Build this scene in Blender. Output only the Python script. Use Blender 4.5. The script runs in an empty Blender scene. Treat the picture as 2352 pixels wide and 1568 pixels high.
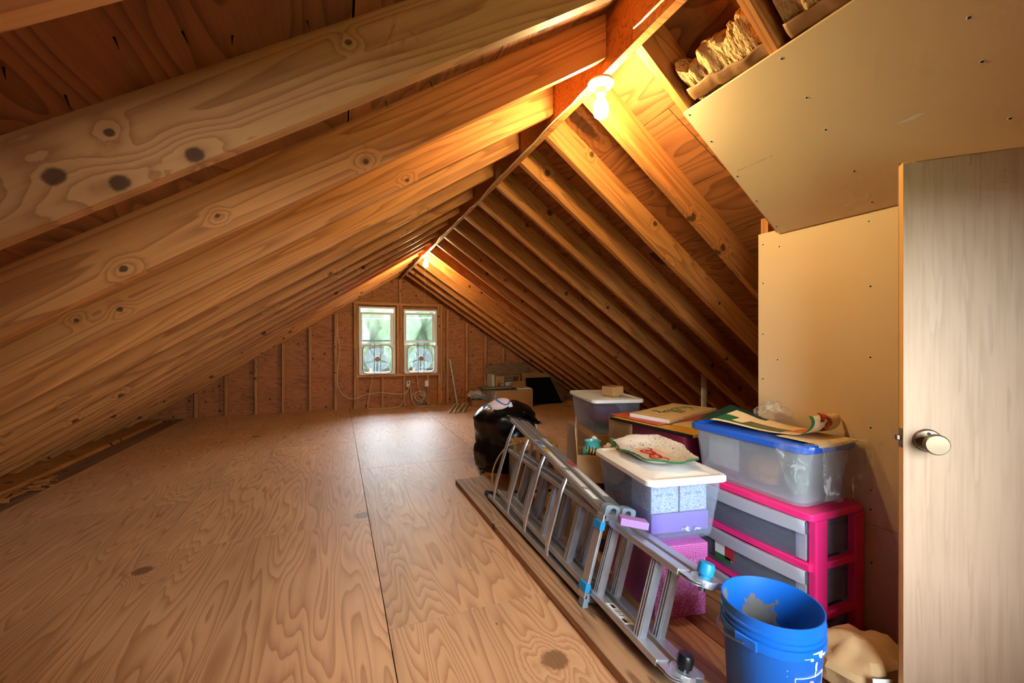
import bpy, bmesh, math, random
from mathutils import Vector, Matrix, noise
random.seed(7)
scn = bpy.context.scene
COL = scn.collection
PI = math.pi

# ------------------------------------------------------------------ mesh builder
class MB:
    def __init__(s): s.v = []; s.f = []; s.m = []
    def add(s, vs, fs, m=0, M=None):
        b = len(s.v)
        s.v += [tuple(M @ Vector(p)) if M else tuple(p) for p in vs]
        for f in fs: s.f.append(tuple(b + i for i in f)); s.m.append(m)
        return s
    def box(s, x0, x1, y0, y1, z0, z1, m=0, M=None):
        vs = [(x, y, z) for z in (z0, z1) for y in (y0, y1) for x in (x0, x1)]
        fs = [(0, 2, 3, 1), (4, 5, 7, 6), (0, 1, 5, 4), (2, 6, 7, 3), (0, 4, 6, 2), (1, 3, 7, 5)]
        return s.add(vs, fs, m, M)
    def beam(s, p0, p1, a, w, t, m=0):
        """box along p0-p1; a = direction of width w, t along the cross product"""
        p0 = Vector(p0); p1 = Vector(p1); d = (p1 - p0).normalized()
        a = Vector(a); a = (a - d * a.dot(d)).normalized(); b = d.cross(a)
        vs = []
        for p in (p0, p1):
            for i, j in ((-1, -1), (1, -1), (1, 1), (-1, 1)): vs.append(p + a * w / 2 * i + b * t / 2 * j)
        return s.add(vs, [(0, 3, 2, 1), (4, 5, 6, 7), (0, 1, 5, 4), (1, 2, 6, 5), (2, 3, 7, 6), (3, 0, 4, 7)], m)
    def tube(s, pts, r, n=8, m=0, closed=False, flat=1.0):
        pts = [Vector(p) for p in pts]; N = len(pts); rings = []
        up = Vector((0, 0, 1))
        prev = None
        for i, p in enumerate(pts):
            if closed: d = pts[(i + 1) % N] - pts[i - 1]
            else: d = pts[min(i + 1, N - 1)] - pts[max(i - 1, 0)]
            if d.length < 1e-9: d = Vector((1, 0, 0))
            d.normalize()
            if prev is None:
                a = d.cross(up)
                if a.length < .05: a = d.cross(Vector((0, 1, 0)))
            else: a = prev - d * prev.dot(d)
            a.normalize(); prev = a; b = d.cross(a)
            rr = r[i] if isinstance(r, (list, tuple)) else r
            rings.append([p + a * math.cos(2 * PI * k / n) * rr + b * math.sin(2 * PI * k / n) * rr * flat for k in range(n)])
        return s.loops(rings, not closed, not closed, m, wrap=closed)
    def loops(s, rings, cap0=True, cap1=True, m=0, wrap=False, M=None):
        n = len(rings[0]); b = []
        vs = [p for r in rings for p in r]; fs = []
        R = len(rings)
        for i in range(R if wrap else R - 1):
            j = (i + 1) % R
            for k in range(n):
                l = (k + 1) % n
                fs.append((i * n + k, i * n + l, j * n + l, j * n + k))
        if cap0 and not wrap: fs.append(tuple(range(n - 1, -1, -1)))
        if cap1 and not wrap: fs.append(tuple((R - 1) * n + k for k in range(n)))
        return s.add(vs, fs, m, M)
    def lathe(s, prof, n=24, m=0, M=None, cap0=True, cap1=True):
        return s.loops([[(r * math.cos(2 * PI * k / n), r * math.sin(2 * PI * k / n), z) for k in range(n)] for r, z in prof], cap0, cap1, m, False, M)
    def prism(s, poly, z0, z1, m=0, M=None):
        return s.loops([[(x, y, z0) for x, y in poly], [(x, y, z1) for x, y in poly]], True, True, m, False, M)
    def grid(s, fn, nu, nv, m=0, M=None, mf=None):
        vs = [fn(i / nu, j / nv) for j in range(nv + 1) for i in range(nu + 1)]
        b = len(s.v); s.v += [tuple(M @ Vector(p)) if M else tuple(p) for p in vs]
        for j in range(nv):
            for i in range(nu):
                a = b + j * (nu + 1) + i
                s.f.append((a, a + 1, a + nu + 2, a + nu + 1)); s.m.append(mf((i + .5) / nu, (j + .5) / nv) if mf else m)
        return s
    def build(s, name, mats, parent=None, M=None, smooth=None, bevel=0, solid=0, seg=2, sub=0):
        me = bpy.data.meshes.new(name); me.from_pydata(s.v, [], s.f)
        if not isinstance(mats, (list, tuple)): mats = [mats]
        for k in mats: me.materials.append(k)
        me.polygons.foreach_set('material_index', [min(i, len(mats) - 1) for i in s.m])
        bm = bmesh.new(); bm.from_mesh(me)
        if not solid: bmesh.ops.recalc_face_normals(bm, faces=bm.faces)
        bm.to_mesh(me); bm.free()
        if smooth:
            me.polygons.foreach_set('use_smooth', [True] * len(me.polygons))
            me.set_sharp_from_angle(angle=math.radians(smooth))
        o = bpy.data.objects.new(name, me); COL.objects.link(o)
        if parent: o.parent = parent
        if M is not None: o.matrix_local = M
        if solid:
            md = o.modifiers.new('solid', 'SOLIDIFY'); md.thickness = solid; md.offset = 0
        if sub:
            md = o.modifiers.new('sub', 'SUBSURF'); md.levels = sub; md.render_levels = sub
        if bevel:
            md = o.modifiers.new('bevel', 'BEVEL'); md.width = bevel; md.segments = seg; md.limit_method = 'ANGLE'; md.angle_limit = math.radians(40)
            md.harden_normals = False
        return o

def tag(o, label, cat, group=None):
    o['label'] = label; o['category'] = cat
    if group: o['group'] = group
    return o
def struct(o, label=None, cat=None):
    o['kind'] = 'structure'
    o['label'] = label or o.name.replace('_', ' ')
    o['category'] = cat or o.name.split('_')[0]
    return o
def thing(name, label, cat, loc=(0, 0, 0), rz=0, group=None, M=None):
    o = bpy.data.objects.new(name, None); COL.objects.link(o); o.empty_display_size = .05
    if M is not None: o.matrix_world = M
    else: o.location = loc; o.rotation_euler = (0, 0, rz)
    return tag(o, label, cat, group)
def frame(o, x, y, z):
    M = Matrix.Identity(4)
    for i, a in enumerate((x, y, z, o)):
        for k in range(3): M[k][i] = a[k]
    return M
def TR(x, y, z=0, rz=0): return Matrix.Translation((x, y, z)) @ Matrix.Rotation(rz, 4, 'Z')
def rrect(w, d, r, z, n=5, ox=0, oy=0):
    pts = []
    for cx, cy, a0 in ((w / 2 - r, d / 2 - r, 0), (-w / 2 + r, d / 2 - r, PI / 2), (-w / 2 + r, -d / 2 + r, PI), (w / 2 - r, -d / 2 + r, 1.5 * PI)):
        for k in range(n + 1):
            a = a0 + PI / 2 * k / n
            pts.append((ox + cx + r * math.cos(a), oy + cy + r * math.sin(a), z))
    return pts

# ------------------------------------------------------------------ materials
def lin(c):
    return tuple((x / 255 / 12.92 if x / 255 <= .04045 else ((x / 255 + .055) / 1.055) ** 2.4) for x in c[:3]) + (1,)
class NT:
    def __init__(s, name):
        s.mat = bpy.data.materials.new(name); s.mat.use_nodes = True
        s.t = s.mat.node_tree; s.t.nodes.clear()
        s.out = s.n('ShaderNodeOutputMaterial')
    def n(s, typ, **kw):
        nd = s.t.nodes.new(typ)
        for k, v in kw.items():
            if k.startswith('i_'):
                key = k[2:]; nd.inputs[int(key) if key.isdigit() else key].default_value = v
            else: setattr(nd, k, v)
        return nd
    def l(s, a, b): s.t.links.new(a, b)
    def math(s, op, a, b=None, c=None, clamp=False):
        nd = s.n('ShaderNodeMath', operation=op); nd.use_clamp = clamp
        for i, x in enumerate((a, b, c)):
            if x is None: continue
            if isinstance(x, (int, float)): nd.inputs[i].default_value = x
            else: s.l(x, nd.inputs[i])
        return nd.outputs[0]
    def mix(s, f, a, b, blend='MIX'):
        nd = s.n('ShaderNodeMix', data_type='RGBA', blend_type=blend)
        if isinstance(f, (int, float)): nd.inputs[0].default_value = f
        else: s.l(f, nd.inputs[0])
        for i, x in ((6, a), (7, b)):
            if isinstance(x, (tuple, list)): nd.inputs[i].default_value = x
            else: s.l(x, nd.inputs[i])
        return nd.outputs[2]
    def coords(s, kind='Object'): return s.n('ShaderNodeTexCoord').outputs[kind]
    def scale(s, v, sc, off=None):
        nd = s.n('ShaderNodeVectorMath', operation='MULTIPLY'); s.l(v, nd.inputs[0]); nd.inputs[1].default_value = sc
        if off is not None:
            a = s.n('ShaderNodeVectorMath', operation='ADD'); s.l(nd.outputs[0], a.inputs[0]); s.l(off, a.inputs[1]); return a.outputs[0]
        return nd.outputs[0]
    def noise(s, v, scale=1, detail=2, rough=.5, dist=0):
        nd = s.n('ShaderNodeTexNoise', i_Scale=scale, i_Detail=detail, i_Roughness=rough, i_Distortion=dist); s.l(v, nd.inputs['Vector']); return nd.outputs[0]
    def ramp(s, f, stops):
        nd = s.n('ShaderNodeValToRGB'); e = nd.color_ramp.elements
        while len(e) < len(stops): e.new(.5)
        for i, (p, c) in enumerate(stops): e[i].position = p; e[i].color = c if len(c) == 4 else tuple(c) + (1,)
        if isinstance(f, (int, float)): nd.inputs[0].default_value = f
        else: s.l(f, nd.inputs[0])
        return nd.outputs[0]
    def smooth(s, x, a, b):
        nd = s.n('ShaderNodeMapRange', interpolation_type='SMOOTHSTEP'); s.l(x, nd.inputs[0])
        nd.inputs[1].default_value = a; nd.inputs[2].default_value = b; nd.inputs[3].default_value = 0; nd.inputs[4].default_value = 1
        return nd.outputs[0]
    def bsdf(s, col=None, rough=.5, metal=0, spec=.5, bump=None, bs=.3, bd=.01, trans=0, coat=0, alpha=None, connect=True):
        b = s.n('ShaderNodeBsdfPrincipled')
        b.inputs['Metallic'].default_value = metal; b.inputs['Specular IOR Level'].default_value = spec
        if coat: b.inputs['Coat Weight'].default_value = coat; b.inputs['Coat Roughness'].default_value = .15
        if isinstance(rough, (int, float)): b.inputs['Roughness'].default_value = rough
        else: s.l(rough, b.inputs['Roughness'])
        if isinstance(col, (tuple, list)): b.inputs['Base Color'].default_value = col
        elif col is not None: s.l(col, b.inputs['Base Color'])
        if bump is not None:
            bp = s.n('ShaderNodeBump', i_Strength=bs, i_Distance=bd); s.l(bump, bp.inputs['Height']); s.l(bp.outputs[0], b.inputs['Normal'])
        if connect: s.l(b.outputs[0], s.out.inputs[0])
        return b

def plain(name, rgb, rough=.5, metal=0, var=.06, vs=30, bump=0, spec=.5, coat=0):
    t = NT(name); v = t.coords(); n = t.noise(v, vs, 3)
    c = lin(rgb); d = tuple(x * (1 - 2 * var) for x in c[:3]) + (1,); e = tuple(min(1, x * (1 + 2 * var)) for x in c[:3]) + (1,)
    col = t.mix(n, d, e)
    t.bsdf(col, rough, metal, spec, n if bump else None, bump, .004, coat=coat)
    return t.mat

def wood(name, c1, c2, along=1.0, across=8.0, rings=9, knots=0.0, kscale=3.2, rough=.55, axis='x', island=False, fine=.35, blotch=.25, knotc=(52, 28, 14), bump=.15, grain=1.0, spec=.35, stain=None, spots=()):
    """lumber / plywood: contour lines of a stretched noise field, fine pores, knots. axis = grain direction"""
    t = NT(name); co = t.coords()
    rnd = t.n('ShaderNodeNewGeometry').outputs['Random Per Island'] if island else t.n('ShaderNodeObjectInfo').outputs['Random']
    off = t.n('ShaderNodeCombineXYZ'); r50 = t.math('MULTIPLY', rnd, 61.0)
    for i in range(3): t.l(r50, off.inputs[i])
    off = off.outputs[0]
    sc = {'x': (along, across, across), 'y': (across, along, across), 'z': (across, across, along)}[axis]
    v = t.scale(co, sc, off)
    n = t.noise(v, 1, 2, .45, 0)
    kmask = None
    if knots > 0:
        sx = t.n('ShaderNodeSeparateXYZ'); t.l(co, sx.inputs[0])
        cb = t.n('ShaderNodeCombineXYZ')
        if axis == 'x': a, b1, b2 = 0, 1, 2
        elif axis == 'y': a, b1, b2 = 1, 0, 2
        else: a, b1, b2 = 2, 0, 1
        t.l(t.math('ADD', sx.outputs[a], r50), cb.inputs[0]); t.l(t.math('ADD', t.math('ADD', sx.outputs[b1], sx.outputs[b2]), r50), cb.inputs[1])
        vo = t.n('ShaderNodeTexVoronoi', voronoi_dimensions='2D', i_Scale=kscale); t.l(cb.outputs[0], vo.inputs['Vector'])
        sc2 = t.n('ShaderNodeSeparateColor'); t.l(vo.outputs['Color'], sc2.inputs[0])
        gate = t.math('GREATER_THAN', sc2.outputs[0], 1 - knots)
        wob = t.math('MULTIPLY', t.math('SUBTRACT', t.noise(co, 45, 2), .5), .05)
        d = t.math('ADD', vo.outputs['Distance'], wob)
        size = t.math('MULTIPLY_ADD', sc2.outputs[1], .055, .045)
        kk = t.math('DIVIDE', d, size)
        kmask = t.math('MULTIPLY', t.math('SUBTRACT', 1.0, t.smooth(kk, .75, 1.15)), gate)
        halo = t.math('MULTIPLY', t.math('SUBTRACT', 1.0, t.smooth(kk, 0.2, 3.6)), gate)
        n = t.math('MULTIPLY_ADD', halo, .15, n)
    for sx_, sz_, r_ in spots:      # individual knots of one board, in its own length/depth coordinates
        s_ = t.n('ShaderNodeSeparateXYZ'); t.l(co, s_.inputs[0])
        dx_ = t.math('MULTIPLY', t.math('SUBTRACT', s_.outputs[0], sx_), .85); dz_ = t.math('SUBTRACT', s_.outputs[2], sz_)
        d_ = t.math('SQRT', t.math('ADD', t.math('MULTIPLY', dx_, dx_), t.math('MULTIPLY', dz_, dz_)))
        d_ = t.math('MULTIPLY_ADD', t.math('SUBTRACT', t.noise(co, 60, 2), .5), .008, d_)
        km = t.math('SUBTRACT', 1.0, t.smooth(d_, r_ * .7, r_ * 1.15)); hl = t.math('SUBTRACT', 1.0, t.smooth(d_, 0, r_ * 6))
        n = t.math('MULTIPLY_ADD', hl, .19, n)
        kmask = km if kmask is None else t.math('MAXIMUM', kmask, km)
    fr = t.math('FRACT', t.math('MULTIPLY', n, rings))
    w = t.math('POWER', fr, 2.2)
    w = t.math('MULTIPLY', w, t.math('SUBTRACT', 1.0, t.smooth(fr, .9, 1.0)))
    f = t.noise(t.scale(co, tuple({True: 5.0, False: 130.0}[abs(k - along) < 1e-6] for k in sc), off), 1, 2, .6)
    bl = t.noise(t.scale(co, tuple(1.2 if abs(k - along) < 1e-6 else 3.0 for k in sc), off), 1, 1)
    fac = t.math('ADD', t.math('MULTIPLY', w, .95 * grain), t.math('MULTIPLY', t.math('SUBTRACT', f, .5), fine * 1.6), clamp=True)
    col = t.mix(fac, lin(c1), lin(c2))
    shade = t.math('MULTIPLY_ADD', t.math('SUBTRACT', bl, .5), 1.5 * blotch, 1.0)
    shade = t.math('MULTIPLY', shade, t.math('MULTIPLY_ADD', t.math('SUBTRACT', rnd, .5), .22, 1.0))
    cc = t.n('ShaderNodeCombineColor')
    for i in range(3): t.l(shade, cc.inputs[i])
    col = t.mix(1.0, col, cc.outputs[0], 'MULTIPLY')
    if kmask is not None: col = t.mix(t.math('MULTIPLY', kmask, .85), col, lin(knotc))
    if stain:
        vs_ = t.n('ShaderNodeTexVoronoi', i_Scale=5.5); t.l(t.scale(co, (1.6, .8, 1), off), vs_.inputs['Vector'])
        sg = t.n('ShaderNodeSeparateColor'); t.l(vs_.outputs['Color'], sg.inputs[0])
        spot = t.math('MULTIPLY', t.math('LESS_THAN', vs_.outputs['Distance'], t.math('MULTIPLY_ADD', sg.outputs[1], .05, .012)), t.math('GREATER_THAN', sg.outputs[0], .62))
        col = t.mix(t.math('MULTIPLY', spot, .8), col, lin((70, 44, 26)))
        sn = t.noise(t.scale(co, (5, 5, 5), off), 1, 4, .6)
        col = t.mix(t.math('MULTIPLY', t.smooth(sn, .68, .76), stain), col, lin((58, 36, 20)))
    rr = t.math('MULTIPLY_ADD', f, .25, rough - .1)
    t.bsdf(col, rr, 0, spec)
    return t.mat

M = {}
M['rafter'] = wood('rafter_pine', (208, 136, 72), (154, 90, 42), along=.5, across=9, rings=11, knots=.55, kscale=3.4, rough=.55, fine=.4, knotc=(66, 36, 18), blotch=.22, bump=.12)
_rk = dict(along=.5, across=9, rings=11, rough=.55, fine=.4, knotc=(62, 34, 18), blotch=.22)
M['rafter_a'] = wood('rafter_pine_big_knots', (208, 146, 86), (160, 100, 52), spots=((1.778, .066, .017), (1.698, .016, .016), (1.66, .102, .008), (1.559, .013, .016), (1.154, .112, .007)), **_rk)
M['rafter_b'] = wood('rafter_pine_small_knots', (208, 136, 72), (154, 90, 42), spots=((1.135, .02, .009), (1.615, .055, .007), (1.897, .03, .010)), **_rk)
M['rafter_c'] = wood('rafter_pine_ring_knots', (208, 136, 72), (154, 90, 42), spots=((.887, .02, .010), (2.227, .088, .008), (2.101, .058, .009)), **_rk)
M['stud'] = wood('stud_pine', (200, 138, 84), (156, 98, 54), along=.55, across=9, rings=7, knots=.4, kscale=5, rough=.6, axis='z', fine=.4)
M['framing'] = wood('window_framing_pine', (206, 142, 80), (160, 98, 48), along=.55, across=9, rings=7, knots=.35, kscale=5, rough=.6, axis='x', fine=.4)
M['deck'] = wood('roof_plywood', (158, 98, 54), (102, 58, 28), along=.8, across=4, rings=14, knots=.28, kscale=1.7, rough=.6, axis='y', fine=.35, blotch=.35, island=True, knotc=(50, 24, 10), bump=.2)
M['sheath'] = wood('gable_plywood', (182, 114, 66), (138, 78, 42), along=1.3, across=6, rings=12, knots=.32, kscale=4.5, rough=.6, axis='x', fine=.35, blotch=.25, knotc=(70, 34, 18))
M['ply'] = wood('floor_plywood', (222, 168, 122), (178, 117, 76), along=.5, across=4.8, rings=24, knots=.05, kscale=1.7, rough=.5, axis='y', island=True, fine=.28, blotch=.3, bump=.08, spec=.5, knotc=(128, 84, 50), stain=.25)
M['planks'] = wood('old_floor_boards', (166, 106, 62), (104, 60, 32), along=.6, across=8, rings=7, knots=.4, kscale=3, rough=.5, axis='y', island=True, fine=.4, blotch=.4)
M['plank'] = wood('worn_plank', (182, 136, 98), (116, 76, 48), along=.6, across=9, rings=9, knots=.6, kscale=2.6, rough=.6, axis='y', fine=.45, blotch=.45)
M['eave'] = wood('dusty_eave_board', (150, 108, 78), (112, 78, 54), along=.6, across=6, rings=7, knots=.3, rough=.7, axis='y', fine=.4)
M['door'] = wood('door_veneer', (196, 160, 130), (168, 132, 104), along=2.5, across=40, rings=3, knots=0, rough=.5, axis='z', fine=.6, blotch=.35, grain=.5, bump=.08)
M['dooredge'] = wood('door_edge_pine', (238, 188, 112), (210, 150, 80), along=.8, across=20, rings=5, knots=0, axis='z')
M['cream_board'] = wood('pine_sign', (232, 196, 140), (206, 160, 100), along=1.5, across=30, rings=6, knots=0, axis='x', fine=.3)
M['grey_board'] = wood('grey_weathered_board', (140, 104, 72), (98, 72, 50), along=1, across=10, rings=7, knots=.4, axis='x')

def drywall(name, rgb):
    t = NT(name); v = t.coords(); n = t.noise(v, 2.2, 4, .6); f = t.noise(v, 260, 2)
    c = lin(rgb)
    col = t.mix(n, tuple(x * .93 for x in c[:3]) + (1,), tuple(min(1, x * 1.06) for x in c[:3]) + (1,))
    t.bsdf(col, .75, 0, .25); return t.mat
M['drywall'] = drywall('drywall_paper', (228, 200, 160))
M['screw'] = plain('black_screw', (22, 20, 20), .5)
M['gypsum'] = plain('torn_gypsum', (232, 226, 214), .8)
M['print'] = plain('faint_print_ink', (178, 142, 96), .8)
M['white'] = plain('white_paint', (236, 236, 234), .45, var=.03)
M['wornwhite'] = plain('worn_white_paint', (206, 196, 184), .55, var=.25, vs=40)
M['porcelain'] = plain('porcelain', (238, 226, 196), .3, var=.02)
M['steel'] = plain('galvanised_steel', (150, 150, 152), .4, .9, var=.15, vs=60)
M['nickel'] = plain('brushed_nickel', (126, 108, 90), .46, 1.0, var=.05)
M['cable'] = plain('cable_jacket', (222, 206, 172), .55)
M['whitecord'] = plain('beige_cord', (214, 190, 160), .5)
M['outlet'] = plain('outlet_plastic', (228, 214, 186), .4)
M['black'] = plain('black_plastic', (16, 16, 18), .35)
M['blackfilm'] = plain('black_film', (10, 11, 13), .28, var=.2, vs=25, bump=.2)
M['kraft'] = plain('kraft_cardboard', (186, 138, 88), .75, var=.06, vs=12)
M['kraft2'] = plain('darker_cardboard', (164, 116, 70), .75, var=.08, vs=12)
M['tape'] = plain('packing_tape', (214, 172, 84), .3)
M['paper'] = plain('cream_paper', (236, 208, 160), .65)
M['whitepaper'] = plain('white_paper', (236, 234, 230), .6, var=.03)
M['purple'] = plain('purple_card', (150, 106, 190), .6)
M['foam'] = plain('purple_foam', (172, 128, 206), .8, var=.12, vs=140, bump=.3)
M['maroon'] = plain('maroon_board', (126, 30, 54), .45)
M['green'] = plain('green_card', (40, 108, 66), .5)
M['dkgreen'] = plain('dark_green_card', (20, 58, 50), .45)
M['red'] = plain('red_ink', (206, 44, 34), .5)
M['orange'] = plain('orange_ink', (224, 120, 48), .5)
M['olive'] = plain('olive_ink', (120, 100, 52), .5, var=.3, vs=60)
M['pinkfold'] = plain('red_folder', (206, 92, 62), .5)
M['yellowcard'] = plain('yellow_card', (226, 168, 58), .55)
M['ink'] = plain('black_ink', (18, 18, 20), .5)
M['inkgreen'] = plain('green_paint', (38, 112, 62), .5)
M['teal'] = plain('teal_glaze', (92, 192, 190), .25, var=.15, vs=25, spec=.6)
M['beeyellow'] = plain('yellow_glaze', (232, 180, 50), .3)
M['mint'] = plain('mint_wrap', (120, 198, 160), .35)
M['pinkpaper'] = plain('pink_paper', (240, 176, 200), .6)
M['mask'] = plain('pale_pink_felt', (240, 206, 204), .7)
M['bluecord'] = plain('blue_ribbon', (40, 112, 196), .5)
M['fabric'] = plain('magenta_fabric', (158, 34, 92), .9, var=.25, vs=9)
M['bluebucket'] = None
M['hotpink'] = plain('hot_pink_plastic', (252, 46, 128), .32, var=.03)
M['bluelid'] = plain('blue_lid_plastic', (30, 96, 214), .35, var=.04)
M['whitelid'] = plain('white_lid_plastic', (246, 240, 234), .4, var=.02)
M['tabblue'] = plain('blue_lock_tab', (30, 140, 200), .4)
M['greyplastic'] = plain('grey_plastic', (128, 140, 150), .4)
M['tan'] = plain('tan_heater_side', (196, 150, 86), .5)
M['heaterblue'] = plain('pale_blue_panel', (150, 170, 180), .4)
M['bagcloth'] = plain('tan_canvas', (206, 166, 118), .8, var=.12, vs=14, bump=.3)
M['sticker'] = plain('worn_sticker', (214, 206, 200), .5, var=.2, vs=90)
M['stickerblue'] = plain('blue_print', (40, 96, 190), .5)
M['stickerred'] = plain('red_print', (190, 50, 60), .5)

def metal(name, rgb, rough, axis):
    t = NT(name); v = t.coords()
    f = t.noise(t.scale(v, {'x': (3, 160, 160), 'y': (160, 3, 160), 'z': (160, 160, 3)}[axis]), 1, 2)
    b = t.noise(v, 14, 4, .6); sc = t.noise(v, 70, 3, .7)
    c = lin(rgb)
    col = t.mix(b, tuple(x * .72 for x in c[:3]) + (1,), c)
    col = t.mix(t.math('MULTIPLY', t.smooth(sc, .64, .72), .5), col, lin((225, 225, 228)))
    t.bsdf(col, t.math('MULTIPLY_ADD', b, .25, rough - .08), .8, .5, f, .05, .001)
    return t.mat
M['alu'] = metal('ladder_aluminium', (216, 216, 220), .36, 'y')
M['alurung'] = metal('rung_aluminium', (224, 228, 236), .3, 'z')

def clearplastic(name, tint, fac, rough=.2, sss=.35):
    """thin translucent plastic: mostly see-through, a milky scatter and a sheen"""
    t = NT(name)
    tr = t.n('ShaderNodeBsdfTransparent'); tr.inputs[0].default_value = tint
    b = t.bsdf(tint, rough, 0, .5, connect=False)
    tl = t.n('ShaderNodeBsdfTranslucent'); tl.inputs[0].default_value = tint
    m1 = t.n('ShaderNodeMixShader', i_0=sss); t.l(b.outputs[0], m1.inputs[1]); t.l(tl.outputs[0], m1.inputs[2])
    fr = t.n('ShaderNodeLayerWeight', i_Blend=.25)
    ff = t.math('MULTIPLY_ADD', fr.outputs['Facing'], .35, fac, clamp=True)
    m2 = t.n('ShaderNodeMixShader'); t.l(ff, m2.inputs[0]); t.l(tr.outputs[0], m2.inputs[1]); t.l(m1.outputs[0], m2.inputs[2])
    t.l(m2.outputs[0], t.out.inputs[0]); return t.mat
M['bin'] = clearplastic('clear_bin_plastic', (.88, .93, 1.0, 1), .08, .3, .45)
M['milky'] = clearplastic('milky_bin_plastic', (.92, .96, 1.0, 1), .27, .3, .35)
M['drawer'] = clearplastic('smoky_drawer_plastic', (.80, .82, .92, 1), .12)
M['handle'] = clearplastic('frosted_handle_plastic', (.84, .84, .92, 1), .6)
def film():
    t = NT('clear_bag_film'); v = t.coords()
    tr = t.n('ShaderNodeBsdfTransparent'); tr.inputs[0].default_value = (.97, .95, .92, 1)
    n = t.noise(t.scale(v, (14, 14, 14)), 1, 4, .6, 1.2)
    b = t.bsdf((.9, .89, .88, 1), .14, 0, 1.0, n, 1.0, .03, connect=False)
    ff = t.math('MULTIPLY_ADD', t.smooth(n, .54, .64), .24, .05)
    fr = t.n('ShaderNodeLayerWeight', i_Blend=.2)
    ff = t.math('MULTIPLY_ADD', fr.outputs['Facing'], .35, ff, clamp=True)
    m = t.n('ShaderNodeMixShader'); t.l(ff, m.inputs[0]); t.l(tr.outputs[0], m.inputs[1]); t.l(b.outputs[0], m.inputs[2])
    t.l(m.outputs[0], t.out.inputs[0]); return t.mat
M['film'] = film()
def glass():
    t = NT('window_glass')
    tr = t.n('ShaderNodeBsdfTransparent'); tr.inputs[0].default_value = (.93, .97, .95, 1)
    g = t.n('ShaderNodeBsdfGlossy', i_Roughness=.32)
    f = t.n('ShaderNodeFresnel', i_IOR=1.45)
    m = t.n('ShaderNodeMixShader'); t.l(f.outputs[0], m.inputs[0]); t.l(tr.outputs[0], m.inputs[1]); t.l(g.outputs[0], m.inputs[2])
    t.l(m.outputs[0], t.out.inputs[0]); return t.mat
M['glass'] = glass()
def emit(name, col, s):
    t = NT(name); e = t.n('ShaderNodeEmission', i_Strength=s); e.inputs[0].default_value = col
    t.l(e.outputs[0], t.out.inputs[0]); return t.mat
def mosaic(name, base, inks, scale):
    """small scattered floral print"""
    t = NT(name); v = t.coords()
    col = lin(base)
    for k, ink in enumerate(inks):
        n = t.noise(t.scale(v, (scale, scale, scale)), 1 + .17 * k, 2, .5, 2.5)
        o = t.math('ABSOLUTE', t.math('SUBTRACT', n, .42 + .08 * k))
        col = t.mix(t.math('SUBTRACT', 1.0, t.smooth(o, .012, .035)), col, lin(ink))
    t.bsdf(col, .6); return t.mat
M['floral'] = mosaic('blue_floral_paper', (232, 234, 232), [(96, 170, 196), (214, 130, 140), (70, 130, 170)], 46)
M['floral2'] = mosaic('pale_floral_paper', (240, 226, 206), [(90, 140, 190), (220, 140, 130), (120, 170, 180)], 34)
def croc():
    t = NT('pink_croc_paper'); v = t.coords()
    vo = t.n('ShaderNodeTexVoronoi', feature='DISTANCE_TO_EDGE', i_Scale=120.0, i_Randomness=.55); t.l(v, vo.inputs['Vector'])
    e = t.smooth(vo.outputs[0], .04, .16)
    col = t.mix(e, lin((236, 156, 216)), lin((204, 74, 166)))
    t.bsdf(col, .35, 0, .5, e, .4, .003); return t.mat
M['croc'] = croc()
def bucketmat():
    t = NT('blue_bucket_plastic'); v = t.coords(); n = t.noise(v, 6, 4, .6); s = t.noise(t.scale(v, (22, 22, 9)), 1, 5, .65)
    col = t.mix(n, lin((8, 90, 180)), lin((14, 104, 198)))
    col = t.mix(t.smooth(s, .73, .76), col, lin((210, 224, 236)))
    t.bsdf(col, .36, 0, .5); return t.mat
M['bluebucket'] = bucketmat()
def bucketin():
    t = NT('cement_stained_bucket'); v = t.coords(); n = t.noise(t.scale(v, (9, 9, 6)), 1, 5, .62)
    sx = t.n('ShaderNodeSeparateXYZ'); t.l(v, sx.inputs[0])
    h = t.math('ADD', t.math('MULTIPLY', t.math('SUBTRACT', .30, sx.outputs[2]), 5.0), t.math('MULTIPLY', t.math('SUBTRACT', n, .5), 4.0))
    col = t.mix(t.smooth(h, .1, .16), lin((16, 104, 200)), lin((120, 112, 106)))
    t.bsdf(col, .5); return t.mat
M['bucketin'] = bucketin()
M['whitesplat'] = plain('dried_white_paint', (236, 238, 240), .45)
def fiber():
    t = NT('fibreglass_batt'); v = t.coords(); n = t.noise(v, 18, 5, .7); f = t.noise(t.scale(v, (30, 90, 90)), 1, 3)
    col = t.mix(n, lin((186, 120, 70)), lin((238, 204, 146)))
    t.bsdf(col, .95, 0, .1, t.math('ADD', n, f), 1.0, .02); return t.mat
M['batt'] = fiber()
M['kraftface'] = plain('kraft_facing', (132, 88, 44), .6, var=.2, vs=14, bump=.5)
def traymat():
    t = NT('painted_tray_glaze'); v = t.coords()
    n = t.noise(t.scale(v, (26, 26, 26)), 1, 2, .5, 2.0)
    o = t.math('ABSOLUTE', t.math('SUBTRACT', n, .5))
    sc = t.math('MULTIPLY', t.math('SUBTRACT', 1.0, t.smooth(o, .005, .02)), t.smooth(t.noise(v, 9, 1), .46, .54))
    col = t.mix(sc, lin((240, 232, 220)), lin((120, 110, 90)))
    vo = t.n('ShaderNodeTexVoronoi', i_Scale=38.0); t.l(v, vo.inputs['Vector'])
    g = t.n('ShaderNodeSeparateColor'); t.l(vo.outputs['Color'], g.inputs[0])
    dots = t.math('MULTIPLY', t.math('LESS_THAN', vo.outputs['Distance'], .15), t.math('GREATER_THAN', g.outputs[0], .72))
    col = t.mix(dots, col, lin((28, 96, 70)))
    t.bsdf(col, .25, 0, .5); return t.mat
M['tray'] = traymat()
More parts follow.
